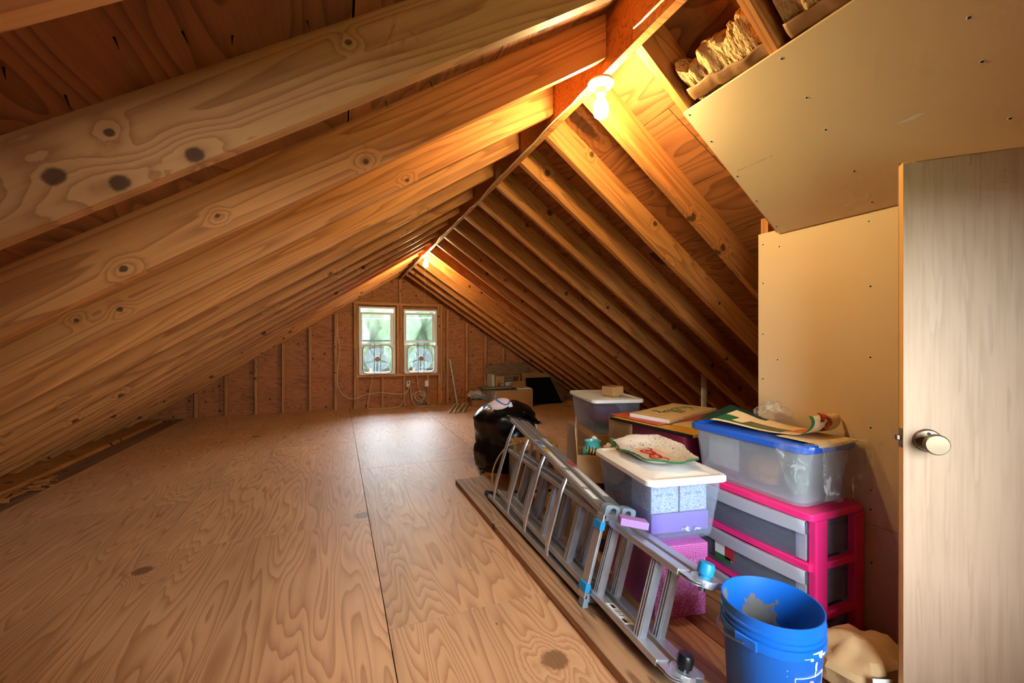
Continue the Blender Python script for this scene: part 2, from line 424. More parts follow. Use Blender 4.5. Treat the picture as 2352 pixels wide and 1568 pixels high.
M['traycentre'] = plain('tray_centre_glaze', (236, 206, 180), .25, var=.08, vs=30)
M['grass'] = plain('lawn', (112, 118, 92), .9, var=.2, vs=.6)
M['leaf'] = plain('tree_leaves', (40, 54, 32), .8, var=.6, vs=2.6, bump=.6)
M['leaf2'] = plain('far_tree_leaves', (50, 62, 42), .8, var=.6, vs=2.2, bump=.6)
M['road'] = plain('asphalt', (90, 92, 96), .8)
M['outwall'] = plain('outer_wall', (150, 120, 90), .8)
BULB1, BULB2, SKY, SKYC, EXPO = 440, 560, 25.0, (.80, .88, 1.0, 1), 0.75
# ------------------------------------------------------------------ roof and room shell
ORD = ['first', 'second', 'third', 'fourth', 'fifth', 'sixth', 'seventh', 'eighth', 'ninth', 'tenth', 'eleventh', 'twelfth', 'thirteenth', 'fourteenth', 'fifteenth', 'sixteenth', 'seventeenth', 'eighteenth']
XR = 1.075
LZ, LM = 2.42, .643          # left slope underside of rafters
RZ, RM = 2.373, .635         # right slope
SK = .112                    # right rafters run slightly skewed
la = math.atan(LM); ra = math.atan(RM)
def zl(x): return LZ - LM * (XR - x)
def zr(x): return RZ - RM * (x - XR)
YB, YF = -.27, 8.19          # back and front gable planes

def rafter_mesh(name, L, slope, sag=0.0, seed=0):
    w, d = .038, .155
    mb = MB(); n = 14; sh = -d * math.tan(slope)
    rnd = random.Random(seed)
    ph = rnd.random() * 6; wane = rnd.random() < .45; wp = rnd.random() * L
    rings = []
    for i in range(n + 1):
        x = L * i / n
        b = .003 * math.sin(x * 2.3 + ph) + .004 * sag * math.sin(PI * i / n)
        wn = .014 * max(0, 1 - abs(x - wp) / .55) if wane else 0
        x0 = 0 if i else 0; xt = x + (sh if i == 0 else 0)
        rings.append([(x, 0, wn + b), (x, wn * .8, b), (x, w, b), (xt, w, d), (xt, 0, d)])
    mb.loops(rings)
    return mb
LY = [.57, 1.032, 1.526, 2.006, 2.46, 2.935, 3.445, 3.88, 4.31, 4.755, 5.19, 5.63, 6.06, 6.5, 6.95, 7.39, 7.82]
RY = [.56, .955, 1.352, 1.752, 2.162, 2.545, 2.99, 3.43, 3.85, 4.25, 4.67, 5.075, 5.51, 5.91, 6.37, 6.76, 7.18, 7.58]
c, s = math.cos(la), math.sin(la)
for i, y in enumerate(LY):
    x0 = XR - .022
    mb = rafter_mesh('rafter', 4.55, la, seed=i + 3)
    Mx = frame((x0, y + .038, zl(x0)), (-c, 0, -s), (0, -1, 0), (-s, 0, c))
    o = mb.build('roof_rafter', M[{1: 'rafter_a', 2: 'rafter_b', 3: 'rafter_c'}.get(i, 'rafter')], M=Mx, smooth=25)
    w = 'nearest roof rafter on the left slope, only its lower edge showing at the top corner' if i == 0 else \
        'broad-faced pine rafter, second on the left slope, with big dark knots at its left end' if i == 1 else \
        f'pine roof rafter on the left slope, {ORD[i]} counting from the camera' if i < 9 else \
        f'pine roof rafter on the left slope, {ORD[16 - i]} counting from the window wall'
    tag(o, w, 'rafter', 'rafters of the left slope')
c, s = math.cos(ra), math.sin(ra)
for i, y in enumerate(RY):
    x0 = XR + .022
    mb = rafter_mesh('rafter', 4.4 if i > 2 else 2.2, ra, seed=i + 40)
    kk = SK / math.sqrt(1 + SK * SK * c * c) * c
    d = Vector((c, SK * c, -s)).normalized(); n = Vector((s, 0, c)); yv = n.cross(d).normalized(); n = d.cross(yv)
    o = mb.build('roof_rafter', M['rafter'], M=frame((x0, y, zr(x0)), d, yv, n), smooth=25)
    w = 'rafter of the right slope above the ceiling drywall, nearest the camera' if i == 0 else \
        'rafter of the right slope above the drywall, with insulation on both sides' if i == 1 else \
        'rafter of the right slope ending at the drywall corner, just right of the front bulb' if i == 2 else \
        'right slope rafter directly behind the glowing front bulb' if i == 3 else \
        f'pine rafter on the right slope, {ORD[i - 3]} beyond the front bulb' if i < 11 else \
        f'pine rafter on the right slope, {ORD[17 - i]} counting from the window wall'
    tag(o, w, 'rafter', 'rafters of the right slope')

# ridge board with its mending plate
rb = MB().box(-.018, .018, 0, YF - YB, 0, .34).build('ridge_board', M['rafter'], M=TR(XR, YB, 2.352))
rb.data.materials[0] = M['plank2'] if 'plank2' in M else M['rafter']
tag(rb, 'long ridge board at the peak where the left and right rafters meet', 'beam')
MB().box(-.021, -.018, 3.06, 3.17, .012, .075).box(.018, .021, 3.06, 3.17, .012, .075).build('mending_plate', M['steel'], rb)['label'] = 'grey metal mending plate'

# roof sheathing: sheets of plywood laid over the rafters
def deck(name, side):
    mb = MB()
    m, z0, a = (LM, LZ, la) if side < 0 else (RM, RZ, ra)
    t = .155 / math.cos(a)
    rows = [0, .62, 1.24, 2.46, 3.68, 4.75] if side < 0 else [0, .46, .9, 1.3, 2.5, 3.7, 4.75]
    rnd = random.Random(5 + side)
    for r in range(len(rows) - 1):
        y = YB - rnd.random() * 1.2
        while y < YF:
            L = 2.44 if rnd.random() < .8 else 1.22
            y0, y1 = max(y, YB) + .002, min(y + L, YF) - .002
            y += L
            if y1 - y0 < .05: continue
            d0, d1 = rows[r] + .003, rows[r + 1] - .003
            x0, x1 = XR + side * d0 * math.cos(a), XR + side * d1 * math.cos(a)
            f = lambda x: z0 - m * abs(x - XR) + t
            k = .014
            vs = [(x0, y0, f(x0)), (x1, y0, f(x1)), (x1, y1, f(x1)), (x0, y1, f(x0)), (x0, y0, f(x0) + k), (x1, y0, f(x1) + k), (x1, y1, f(x1) + k), (x0, y1, f(x0) + k)]
            mb.add(vs, [(0, 1, 2, 3), (4, 7, 6, 5), (0, 4, 5, 1), (1, 5, 6, 2), (2, 6, 7, 3), (3, 7, 4, 0)], 0)
    o = mb.build(name, M['deck']); return o
dk = struct(deck('ceiling_left', -1), 'plywood roof sheathing over the left rafters', 'ceiling')
rnd = random.Random(9)
for x, y, z in ((-.467, .886, 1.613), (-.338, .89, 1.696), (-.255, .922, 1.749), (-.06, .995, 1.875), (-.441, .985, 1.63), (-.189, .97, 1.791), (.15, 1.49, 2.01), (.30, 1.49, 2.106)):
    e = Vector((rnd.uniform(-.1, .5), rnd.uniform(-.3, .3), -1)).normalized() * rnd.uniform(.018, .03)
    MB().tube([(x, y, z + .01), (x, y, z), (x + e.x, y + e.y, z + e.z)], [.0022, .0022, .0004], 6).build('nail_tip', M['ink'], dk)
struct(deck('ceiling_right', 1), 'plywood roof sheathing over the right rafters', 'ceiling')
# felt above the sheathing keeps the seams dark
mb = MB()
for side, m, z0, a in ((-1, LM, LZ, la), (1, RM, RZ, ra)):
    t = .155 / math.cos(a) + .022; x1 = XR + side * 4.1
    mb.add([(XR, YB - .1, z0 + t), (x1, YB - .1, z0 - m * 4.1 + t), (x1, YF + .1, z0 - m * 4.1 + t), (XR, YF + .1, z0 + t)], [(0, 1, 2, 3)])
struct(mb.build('roof', M['ink']), 'roofing felt above the sheathing', 'roof')

# floor: plywood sheets, an old board strip along the right foreground, a dark subfloor under everything
mb = MB()
def sheet(x0, x1, y0, y1, z=0, m=0): mb.box(x0 + .0022, x1 - .0022, y0 + .0022, y1 - .0022, z - .016, z, m)
for y0, y1 in ((YB, 1.42), (1.42, 3.86), (3.86, 6.3), (6.3, YF)): sheet(-2.2, -1.003, y0, y1)
for y0, y1 in ((YB, .58), (.58, 3.02), (3.02, 5.46), (5.46, YF)): sheet(-1.003, .195, y0, y1)
for y0, y1 in ((YB, 1.84), (1.84, 4.25), (4.25, 6.7), (6.7, YF)): sheet(.195, 1.40, y0, y1)
for y0, y1 in ((2.45, 4.9), (4.9, 7.3), (7.3, YF)): sheet(1.40, 2.62, y0, y1)
for y0, y1 in ((1.7, 3.6), (3.6, 6.0), (6.0, YF)): sheet(2.62, 4.85, y0, y1)
xs = [1.40, 1.62, 1.86, 2.1, 2.36, 2.62]
for i in range(5): sheet(xs[i], xs[i + 1], YB, 2.45, 0, 1)
mb.box(-3.1, 5.2, YB, YF, -.08, -.03, 3)
struct(mb.build('floor', [M['ply'], M['planks'], M['eave'], M['ink']]), 'plywood sheet floor with old boards at the right', 'floor')
# darker boards under the left eave
o = MB().box(-2.418, -2.204, YB, YF - .1, -.03, -.006).build('eave_board', M['eave'])
tag(o, 'dusty dark board lying along the left edge of the plywood floor', 'board')
mb = MB(); ys = [YB + .21 * i for i in range(40)]
rnd = random.Random(3)
mb.loops([[(-2.75, y, -.028), (-2.432 + rnd.uniform(-.012, .006), y, -.028), (-2.432 + rnd.uniform(-.012, .006), y, .026), (-2.75, y, .026)] for y in ys])
o = mb.build('eave_plywood', [M['rafter']])
tag(o, 'rough-edged plywood strip tucked under the left rafters', 'board')
mb = MB()
for i in range(16):
    a = rnd.uniform(0, PI); cx, cy = rnd.uniform(-2.36, -2.24), 4.75 + rnd.uniform(-.45, .45)
    mb.beam((cx - .05 * math.cos(a), cy - .1 * math.sin(a), .008 + .004 * i % .02), (cx + .05 * math.cos(a), cy + .1 * math.sin(a), .012 + .005 * (i % 4)), (1, 0, 0), .03, .006)
o = mb.build('wood_splinters', M['rafter']); o['kind'] = 'stuff'; tag(o, 'splintered scraps of wood on the left eave board', 'splinters')

# front gable: sheathing with two window openings
W1 = (.347, .983, .62, 1.83); W2 = (1.133, 1.761, .62, 1.80)
def roofz(x): return (LZ - LM * (XR - x) + .18) if x < XR else (RZ - RM * (x - XR) + .18)
def gable(name, y0, y1, wins, mat):
    mb = MB()
    def piece(pts):
        n = len(pts)
        mb.add([(x, y0, z) for x, z in pts] + [(x, y1, z) for x, z in pts], [tuple(range(n)), tuple(range(2 * n - 1, n - 1, -1))] + [(i, i + n, (i + 1) % n + n, (i + 1) % n) for i in range(n)])
    xl, xr = -3.0, 5.15
    xs = [xl] + [v for w in wins for v in (w[0], w[1])] + [xr]
    def col(xa, xb, za, top=True):
        p = [(xa, za), (xb, za), (xb, roofz(xb))]
        if xa < XR < xb: p.append((XR, 2.56))
        p.append((xa, roofz(xa))); piece(p)
    for i in range(0, len(xs), 2): col(xs[i], xs[i + 1], -.06)
    for w in wins:
        piece([(w[0], -.06), (w[1], -.06), (w[1], w[2]), (w[0], w[2])]); col(w[0], w[1], w[3])
    return struct(mb.build(name, mat), None, 'wall')
o = gable('wall_front', YF, YF + .05, [W1, W2], M['sheath']); o['label'] = 'plywood gable wall with two windows'
o = gable('wall_back', YB - .05, YB, [(.22, .62, 1.45, 1.80), (.68, 1.34, .42, 1.60)], M['sheath']); o['label'] = 'rear gable wall behind the camera'
# low eave blocks close the room
mb = MB().box(-3.1, -3.05, YB, YF, -.08, .3).build('wall_left', M['sheath']); struct(mb, 'low eave end on the left', 'wall')
mb = MB().box(5.1, 5.15, YB, YF, -.08, .3).build('wall_right_eave', M['sheath']); struct(mb, 'low eave end on the right', 'wall')

# studs of the gable wall
def stud(xc, z0, z1, label, wd=.04, y0=8.10, tilt=0, nm='wall_stud', group='studs of the window wall'):
    o = MB().box(-wd / 2, wd / 2, 0, YF - y0, 0, z1 - z0).build(nm, M['stud'], M=TR(xc, y0, z0))
    tag(o, label, 'stud', group)
SL = [(-2.07, 'lowest stub of a wall stud at the far left eave'), (-1.665, 'short wall stud, second from the left eave'), (-1.25, 'wall stud, third from the left eave'), (-.85, 'wall stud, fourth from the left eave'), (-.44, 'wall stud, fifth from the left eave'), (-.035, 'tall wall stud carrying the pale cable left of the windows')]
for x, lb in SL: stud(x, 0, min(zl(x - .02), zl(x + .02)), lb, .045)
SR = [(1.96, 'tall wall stud right beside the window frame, where the long white baluster leans'), (2.345, 'wall stud, second to the right of the windows'), (2.73, 'wall stud behind the stacked boxes, third to the right of the windows'), (3.11, 'short stud above the grey leaning board, fourth right of the windows'), (3.5, 'stud end deep under the right eave above the leaning cardboard')]
for x, lb in SR: stud(x, 0, zr(x + .02), lb, .045)
stud(1.065, 1.911, 2.352, 'short centre stud between window header and ridge', .042)
# framing around the windows
def fr(name, x0, x1, z0, z1, label, y0=8.10, mat='framing'):
    o = MB().box(x0, x1, y0, YF, z0, z1).build(name, M[mat], bevel=.002, seg=1); tag(o, label, 'framing', 'window framing'); return o
fr('window_header', .262, 1.86, 1.862, 1.911, 'horizontal header board above both windows')
fr('window_sill_plate', .305, 1.815, .556, .604, 'horizontal sill board below both windows')
fr('window_stud', .2635, .302, 0, 1.862, 'outer stud left of the left window', mat='stud')
fr('window_stud', .304, .343, .604, 1.862, 'inner jamb stud touching the left window', mat='stud')
fr('window_stud', 1.004, 1.056, .604, 1.862, 'left half of the doubled mullion between the windows', mat='stud')
fr('window_stud', 1.062, 1.114, .604, 1.862, 'right half of the doubled mullion between the windows', mat='stud')
fr('window_stud', 1.766, 1.813, .604, 1.862, 'inner jamb stud touching the right window', mat='stud')
fr('window_stud', 1.818, 1.858, 0, 1.862, 'outer stud right of the right window', mat='stud')
fr('cripple_stud', .305, .345, 0, .556, 'cripple stud under the left end of the sill', mat='stud')
fr('cripple_stud', .735, .775, 0, .556, 'cripple stud under the left window', mat='stud')
fr('cripple_stud', 1.125, 1.165, 0, .556, 'cripple stud under the sill, left of the beige outlet', mat='stud')
fr('cripple_stud', 1.56, 1.60, 0, .556, 'cripple stud carrying the white junction box', mat='stud')
fr('cripple_stud', 1.776, 1.816, 0, .556, 'cripple stud under the right end of the sill', mat='stud')

# windows
def window(n, w, gl, gap):
    x0, x1, z0, z1 = w; cx = (x0 + x1) / 2
    y = 8.125
    mb = MB()
    for a in ((x0, x0 + .03, z0, z1), (x1 - .03, x1, z0, z1), (x0 + .03, x1 - .03, z1 - .03, z1), (x0 + .03, x1 - .03, z0, z0 + .02)): mb.box(a[0], a[1], y, 8.24, a[2], a[3])
    root = mb.build(f'window_{n}', M['white'], bevel=.003, seg=1)
    struct(root, f'white vinyl sash window, {"left" if n == 1 else "right"} of the pair', 'window')
    g0, g1, h0, h1 = gl
    mb = MB()
    a, b = x0 + .032, x1 - .032
    for q in ((a, g0, h0 - .045, h1 + .035), (g1, b, h0 - .045, h1 + .035), (g0, g1, h1, h1 + .035), (g0, g1, h0 - .045, h0)): mb.box(q[0], q[1], y + .03, y + .06, q[2], q[3])
    mb.build('upper_sash', M['white'], root, bevel=.003, seg=1)
    mb = MB().box(cx - .05, cx + .05, y + .02, y + .03, h1 + .012, h1 + .028).build('sash_lock', M['white'], root, bevel=.003)
    MB().box(g0 - .005, g1 + .005, y + .043, y + .047, h0 - .005, h1 + .005).build('pane', M['glass'], root)
    MB().box(a, b, y + .073, y + .077, z0 + .02, z1 - .03).build('storm_pane', M['glass'], root)
    if n == 1:
        MB().box(g0, g1, y + .06, y + .07, h0 + .035, h0 + .06).build('storm_rail', M['greyplastic'], root)
    return root
window(1, W1, (.406, .897, 1.165, 1.695), .1)
window(2, W2, (1.188, 1.669, 1.22, 1.70), .1)
# unseen rear window, added to supply cool light on bins and door
mb = MB()
for a in ((.68, .7, .42, 1.60), (1.32, 1.34, .42, 1.60), (.7, 1.32, 1.58, 1.60), (.7, 1.32, .42, .44)): mb.box(a[0], a[1], YB - .06, YB + .01, a[2], a[3])
w3 = struct(mb.build('window_3', M['white']), 'unseen white window added behind the camera for cool light', 'window')
MB().box(.7, 1.32, YB - .03, YB - .026, .44, 1.58).build('pane', M['glass'], w3)

mb = MB()  # small high window, unseen, added to brighten the near rafters
for a in ((.22, .235, 1.45, 1.80), (.605, .62, 1.45, 1.80), (.235, .605, 1.785, 1.80), (.235, .605, 1.45, 1.465)): mb.box(a[0], a[1], YB - .06, YB + .01, a[2], a[3])
w4 = struct(mb.build('window_4', M['white']), 'small high window added behind the camera to light the rafters', 'window')
MB().box(.235, .605, YB - .03, YB - .026, 1.465, 1.785).build('pane', M['glass'], w4)

# box fans standing in the lower halves of the windows
def boxfan(x0, x1, z1, label):
    z0 = .605; cx = (x0 + x1) / 2; W = x1 - x0; H = z1 - z0
    t = thing('box_fan', label, 'fan', (cx, 8.07, z0), 0, 'box fans in the windows')
    w2, h2 = .252, H / 2 - .008
    outer = [(-W / 2, 0), (W / 2, 0), (W / 2, H), (-W / 2, H)]
    def rr(w, h, r, n=7):
        p = rrect(w, h, r, 0, n); return [(a, b + H / 2) for a, b, _ in p]
    inner = rr(.50, H - .02, .10)
    # housing: ring between a square outline and a rounded opening
    mb = MB(); N = len(inner)
    out = []
    for a, b in inner:
        dx, dz = a, b - H / 2
        k = min(W / 2 / abs(dx) if abs(dx) > 1e-6 else 9, H / 2 / abs(dz) if abs(dz) > 1e-6 else 9)
        out.append((dx * k, dz * k + H / 2))
    R = lambda pts, y: [(a, y, b) for a, b in pts]
    mb.loops([R(inner, 0.004), R(out, 0), R(out, .05), R(inner, .05)], False, False, 0, True)
    mb.build('housing', M['white'], t, smooth=35)
    MB().tube([(a, -.003, b) for a, b in rr(.505, H - .016, .10)], .008, 6, closed=True).build('grille_ring', M['tan'], t, smooth=60)
    mb = MB()
    for k in range(23):
        x = -.235 + .47 * k / 22
        zz = (H - .03) / 2 - max(0, abs(x) - .15) ** 2 * 9
        mb.tube([(x, .006, H / 2 - zz), (x, .006, H / 2 + zz)], .0016, 4)
    mb.build('grille_wires', M['white'], t)
    for x in (-.055, .055): MB().beam((x, -.002, .012), (x, -.002, H - .012), (1, 0, 0), .011, .008).build('grille_bar', M['greyplastic'], t)
    MB().lathe([(.001, .0), (.03, .0), (.045, .004), (.05, .02), (.05, .05)], 20, M=Matrix.Translation((0, -.01, H / 2 + .012)) @ Matrix.Rotation(-PI / 2, 4, 'X')).build('motor_hub', M['tan'], t, smooth=40)
    MB().lathe([(.001, .0), (.022, .0), (.028, .006)], 16, M=Matrix.Translation((0, -.017, H / 2 + .012)) @ Matrix.Rotation(-PI / 2, 4, 'X')).build('hub_badge', M['greyplastic'], t, smooth=40)
    for k in range(5):
        a = 2 * PI * k / 5 + .3
        mb = MB().grid(lambda u, v: ((.05 + .17 * u) * math.cos(a + (v - .5) * (.9 + .3 * u)), .036 + (v - .5) * .022, H / 2 + (.05 + .17 * u) * math.sin(a + (v - .5) * (.9 + .3 * u))), 5, 5)
        mb.build('blade', M['bin'], t, smooth=60, solid=.002)
    for k, x in enumerate((-.12, -.05, .06)): MB().box(x - .008, x + .008, .0, .02, H, H + .012).build('control_knob', M['black'], t)
    return t
boxfan(.352, .978, 1.14, 'white box fan standing in the left window')
boxfan(1.138, 1.756, 1.135, 'white box fan standing in the right window')

# knee wall drywall on the right and the sloped ceiling drywall
XW = 2.055
wall = struct(MB().box(XW, XW + .013, YB, 1.596, .44, 1.763).box(XW, XW + .013, YB, 1.596, 0, .437).build('wall_right', M['drywall']), 'tan drywall knee wall on the right', 'wall')
def screw(parent, p, n, r=.0042):
    z = Vector(n).normalized(); x = z.orthogonal().normalized(); y = z.cross(x)
    MB().lathe([(r * 1.5, 0), (r * 1.2, .0006)], 12, M=frame(p, x, y, z)).build('paper_tear', M['gypsum'], parent)
    MB().lathe([(r, .0004), (r * .8, .0012)], 12, M=frame(p, x, y, z)).build('screw', M['screw'], parent)
WALLSCREWS = [(1.57, 1.705), (1.48, 1.677), (1.569, 1.503), (1.57, 1.238), (1.49, 1.108), (1.57, 1.006), (1.09, 1.702), (1.084, 1.43), (1.084, 1.134), (1.083, 0.841), (1.083, 0.582), (1.083, 0.5), (1.08, 0.28)]
for y, z in WALLSCREWS: screw(wall, (XW, y, z), (-1, 0, 0))
# slab
c, s = math.cos(ra), math.sin(ra)
n = Vector((-s, 0, -c))       # facing down into the room
base = lambda x, y, k=0: (x + n.x * k, y, zr(x) + n.z * k)
x0, x1 = 1.373, 2.0535
ye = lambda x: 1.415 + .095 * (x - 1.373)
mb = MB()
pts = [(x0, YB), (x1, YB), (x1, ye(x1)), (x0, ye(x0))]
vs = [base(x, y, .0) for x, y in pts] + [base(x, y, .013) for x, y in pts]
mb.add(vs, [(0, 1, 2, 3), (7, 6, 5, 4), (0, 4, 5, 1), (1, 5, 6, 2), (2, 6, 7, 3), (3, 7, 4, 0)])
slab = mb.build('ceiling_drywall', M['drywall']); struct(slab, 'tan drywall sheet fixed under the right rafters', 'ceiling')
SC = []
SLABSCREWS = [(1.39, 1.395), (1.523, 1.405), (1.708, 1.427), (1.852, 1.442), (2.01, 1.458), (1.398, 0.994), (1.545, 1.007), (1.674, 1.022), (1.863, 1.034), (2.014, 1.053), (1.555, 0.59), (1.674, 0.609), (1.86, 0.617)]
for x, y in SLABSCREWS: screw(slab, base(x, y, .0131), n)
# faint dotted factory print and a scuff on the drywall paper
mb = MB(); rnd = random.Random(2)
xd = Vector((c, 0, -s)); yd = Vector((0, 1, 0))
y = 1.405
for g in (8, 4, 9, 3):
    for k in range(g):
        h = rnd.choice((.0055, .0055, .0035))
        mb.beam(Vector(base(1.683, y, .0133)), Vector(base(1.683 + h, y, .0133)), yd, .0022, .0002)
        if rnd.random() < .5: mb.beam(Vector(base(1.683, y - .001, .0133)), Vector(base(1.6842, y - .001, .0133)), yd, .004, .0002)
        y -= .0062
    y -= .008
mb.build('printed_code', M['print'], slab)
mb = MB(); mb.add([base(1.752, .85, .0133), base(1.757, .80, .0134), base(1.750, .765, .0133), base(1.745, .79, .0134)], [(0, 1, 2, 3)]); mb.build('scuff', M['gypsum'], slab)

# end stud and block of the knee wall
o = MB().box(0, .04, 0, .04, 0, 1.845).build('knee_wall_stud', M['stud'], M=TR(XW + .014, 1.552)); tag(o, 'pale stud end showing above the far edge of the tan knee wall', 'stud')
o = MB().box(0, .09, -.5, 0, 0, .038).build('top_plate', M['framing'], M=TR(XW + .014, 1.55, 1.68)); tag(o, 'yellow wooden plate behind the top edge of the tan knee wall', 'framing')

# insulation batts tucked above the ceiling drywall, torn upper ends
def batt(y0, y1, x0, label, seed):
    c, s = math.cos(ra), math.sin(ra)
    d = Vector((c, SK * c, -s)).normalized(); nn = Vector((s, 0, c)); yv = nn.cross(d).normalized(); nn = d.cross(yv)
    t = thing('insulation_batt', label, 'insulation', M=frame((x0, y0, zr(x0) + .016), d, yv, nn), group='insulation above the ceiling drywall')
    W = y1 - y0; L = .55; mb = MB(); rings = []
    def nz(p): return noise.noise(p * 2) + .55 * noise.noise(p * 5) + .35 * noise.noise(p * 12)
    for j in range(41):
        v = j / 40; e = -.10 + .07 * noise.noise(Vector((v * 3 + seed, 2, 7))) + .03 * noise.noise(Vector((v * 14 + seed, 2, 3)))
        prof = [(L - (L - e) * k / 16, .0) for k in range(17)] + [(e - .012 * math.sin(PI * k / 6), .085 * k / 6) for k in range(1, 6)] + [(e + (L - e) * k / 16, .085) for k in range(17)]
        ring = []
        for x, z in prof:
            q = nz(Vector((x * 5 + seed, v * W * 12, z * 14)))
            ring.append((x + .014 * q * (x < .3), .004 + v * (W - .008), max(.0, z + .016 * q + (.006 if z == 0 else 0))))
        rings.append(ring)
    mb.loops(rings).build('fibre', M['batt'], t, smooth=70)
    def kf(u, v):
        e = .012 * noise.noise(Vector((v * 5 + seed, 1, 3)))
        h = .030 * (1 - u) * max(0, .25 + noise.noise(Vector((v * 5 + seed, 5, 2)))) 
        return (-.014 + e + u * .06, .002 + v * (W - .004), -.003 - h * .5 - .012 * math.sin(PI * u) * (.4 + .6 * abs(noise.noise(Vector((v * 9 + seed, 0, 2))))))
    MB().grid(kf, 8, 30).build('kraft_facing', M['kraftface'], t, smooth=30, solid=.0015)
batt(1.0, 1.35, 1.36, 'torn yellow insulation in the rafter bay above the drywall corner', 3)
batt(.60, .95, 1.37, 'brown insulation in the rafter bay at the top edge of the picture', 11)

# ------------------------------------------------------------------ bulbs and wiring
def bulb(x, y, label, string, strength):
    t = thing('bulb_holder', label, 'lamp', (x, y, 2.352), 0, 'bare bulbs on the ridge board')
    MB().lathe([(.056, 0), (.058, -.008), (.052, -.018), (.03, -.026), (.024, -.03), (.023, -.055), (.018, -.06)], 32).build('porcelain_base', M['porcelain'], t, smooth=40)
    MB().lathe([(.013, -.058), (.014, -.072), (.026, -.088), (.0325, -.11), (.033, -.13), (.028, -.149), (.015, -.16), (.001, -.163)], 28).build('bulb', emit('bulb_glow', (1, .78, .35, 1), strength), t, smooth=60)
    MB().tube([(.02, -.03, -.02), (.02, -.052, -.012), (.016, -.058, .0)], .0012, 6).build('tie_wire', M['steel'], t)
    if string:
        MB().tube([(-.012, -.02, -.05), (-.014, -.022, -.3), (-.013, -.022, -.68)], .0016, 5).build('pull_string', M['cable'], t)
    return t
bulb(1.083, 1.61, 'bare glowing bulb in a white porcelain holder on the ridge, nearest the camera', False, BULB1)
bulb(1.09, 5.73, 'bare glowing bulb with pull string far down the ridge near the windows', True, BULB2)
def sag(p0, p1, n, dips, seed):
    rnd = random.Random(seed); pts = []
    p0, p1 = Vector(p0), Vector(p1)
    for i in range(dips):
        a = p0.lerp(p1, i / dips); b = p0.lerp(p1, (i + 1) / dips); dz = rnd.uniform(.004, .028); dx = rnd.uniform(-.02, .006)
        for k in range(n):
            u = k / n; w = math.sin(PI * u)
            pts.append(a.lerp(b, u) + Vector((dx * w, 0, -dz * w)))
    pts.append(p1); return pts
o = MB().tube([(1.045, 1.63, 2.345), (1.035, 1.7, 2.335)] + sag((1.05, 1.8, 2.347), (1.053, 5.66, 2.347), 6, 9, 4) + [(1.06, 5.7, 2.346)], .0055, 6, flat=.6).build('ridge_cable', M['cable'], smooth=60)
tag(o, 'pale flat cable sagging along the ridge between the two bulbs', 'cable')
o = MB().tube(sag((1.052, 5.79, 2.347), (1.052, 8.08, 2.347), 6, 5, 9), .0055, 6, flat=.6).build('ridge_cable', M['cable'], smooth=60)
tag(o, 'short run of cable along the ridge beyond the far bulb', 'cable')
P_ = [(1.05, 1.34, 2.40), (1.04, 1.26, 2.385), (1.03, 1.16, 2.37), (1.035, 1.02, 2.365), (1.045, .8, 2.37), (1.05, .3, 2.37)]
o = MB().tube(P_, .0042, 6, flat=.6).tube([(x - .012 * (i in (1, 2, 3)), y, z - .016 * (i in (1, 2, 3))) for i, (x, y, z) in enumerate(P_)], .0042, 6, flat=.6).build('ridge_cable', M['cable'], smooth=60)
tag(o, 'doubled loop of pale cable bulging from the ridge at the top edge of the picture', 'cable')
# string stretched across both windows, wall cables, outlets, cord coil
o = MB().tube([(.23, 8.095, 1.12), (.35, 8.045, 1.085), (.66, 8.04, 1.083), (1.06, 8.04, 1.075), (1.45, 8.04, 1.07), (1.83, 8.045, 1.065), (1.9, 8.095, 1.06)], .0022, 5).build('stretched_wire', M['whitecord'])
tag(o, 'thin wire stretched across both window fans', 'wire')
def curve(pts, r, name, mat, label, n=5, sub=8):
    P = [Vector(p) for p in pts]; out = []
    for i in range(len(P) - 1):
        a, b, cc, d = P[max(i - 1, 0)], P[i], P[i + 1], P[min(i + 2, len(P) - 1)]
        for k in range(sub):
            u = k / sub; out.append(.5 * (2 * b + (cc - a) * u + (2 * a - 5 * b + 4 * cc - d) * u * u + (3 * b - a - 3 * cc + d) * u ** 3))
    out.append(P[-1])
    o = MB().tube(out, r, n).build(name, M[mat], smooth=70)
    return tag(o, label, 'cable') if label else o
curve([(-.012, 8.085, 1.68), (.0, 8.085, 1.3), (.03, 8.085, 1.05), (-.005, 8.085, .7), (-.005, 8.085, .46), (.05, 8.09, .31), (.17, 8.09, .2), (.3, 8.085, .185), (.42, 8.085, .235), (.7, 8.085, .27), (1.0, 8.085, .235), (1.13, 8.085, .23), (1.2, 8.085, .3)], .0065, 'wall_cable', 'whitecord', 'beige cable looping down the gable wall and along under the sill')
curve([(.58, 8.05, .603), (.56, 8.03, .5), (.52, 8.02, .25), (.49, 8.0, .05), (.52, 7.95, .008), (.7, 7.93, .008), (.95, 7.95, .008), (1.08, 7.98, .06), (1.18, 8.05, .25), (1.228, 8.07, .375)], .0055, 'fan_cord', 'whitecord', 'cord hanging from the left fan down to the floor and up to the outlet')
curve([(1.36, 8.05, .603), (1.37, 8.0, .45), (1.42, 7.99, .25), (1.5, 7.99, .12), (1.62, 7.98, .02), (1.66, 7.93, .008), (1.5, 7.9, .008), (1.33, 7.98, .02), (1.27, 8.04, .15), (1.24, 8.07, .375)], .0055, 'fan_cord', 'whitecord', 'cord hanging from the right fan into the coil')
pts = []
for i in range(150):
    a = i * .26; r = .075 + .035 * math.sin(i * .21) + .028 * math.sin(i * .05)
    pts.append((1.43 + .02 * math.sin(i * .11) + r * 1.15 * math.cos(a), 8.06 + .018 * math.sin(i * .31), .155 + r * math.sin(a)))
o = MB().tube(pts, .0052, 5).build('cord_coil', M['whitecord'], smooth=70); tag(o, 'coil of beige cord hanging under the right window', 'cable')
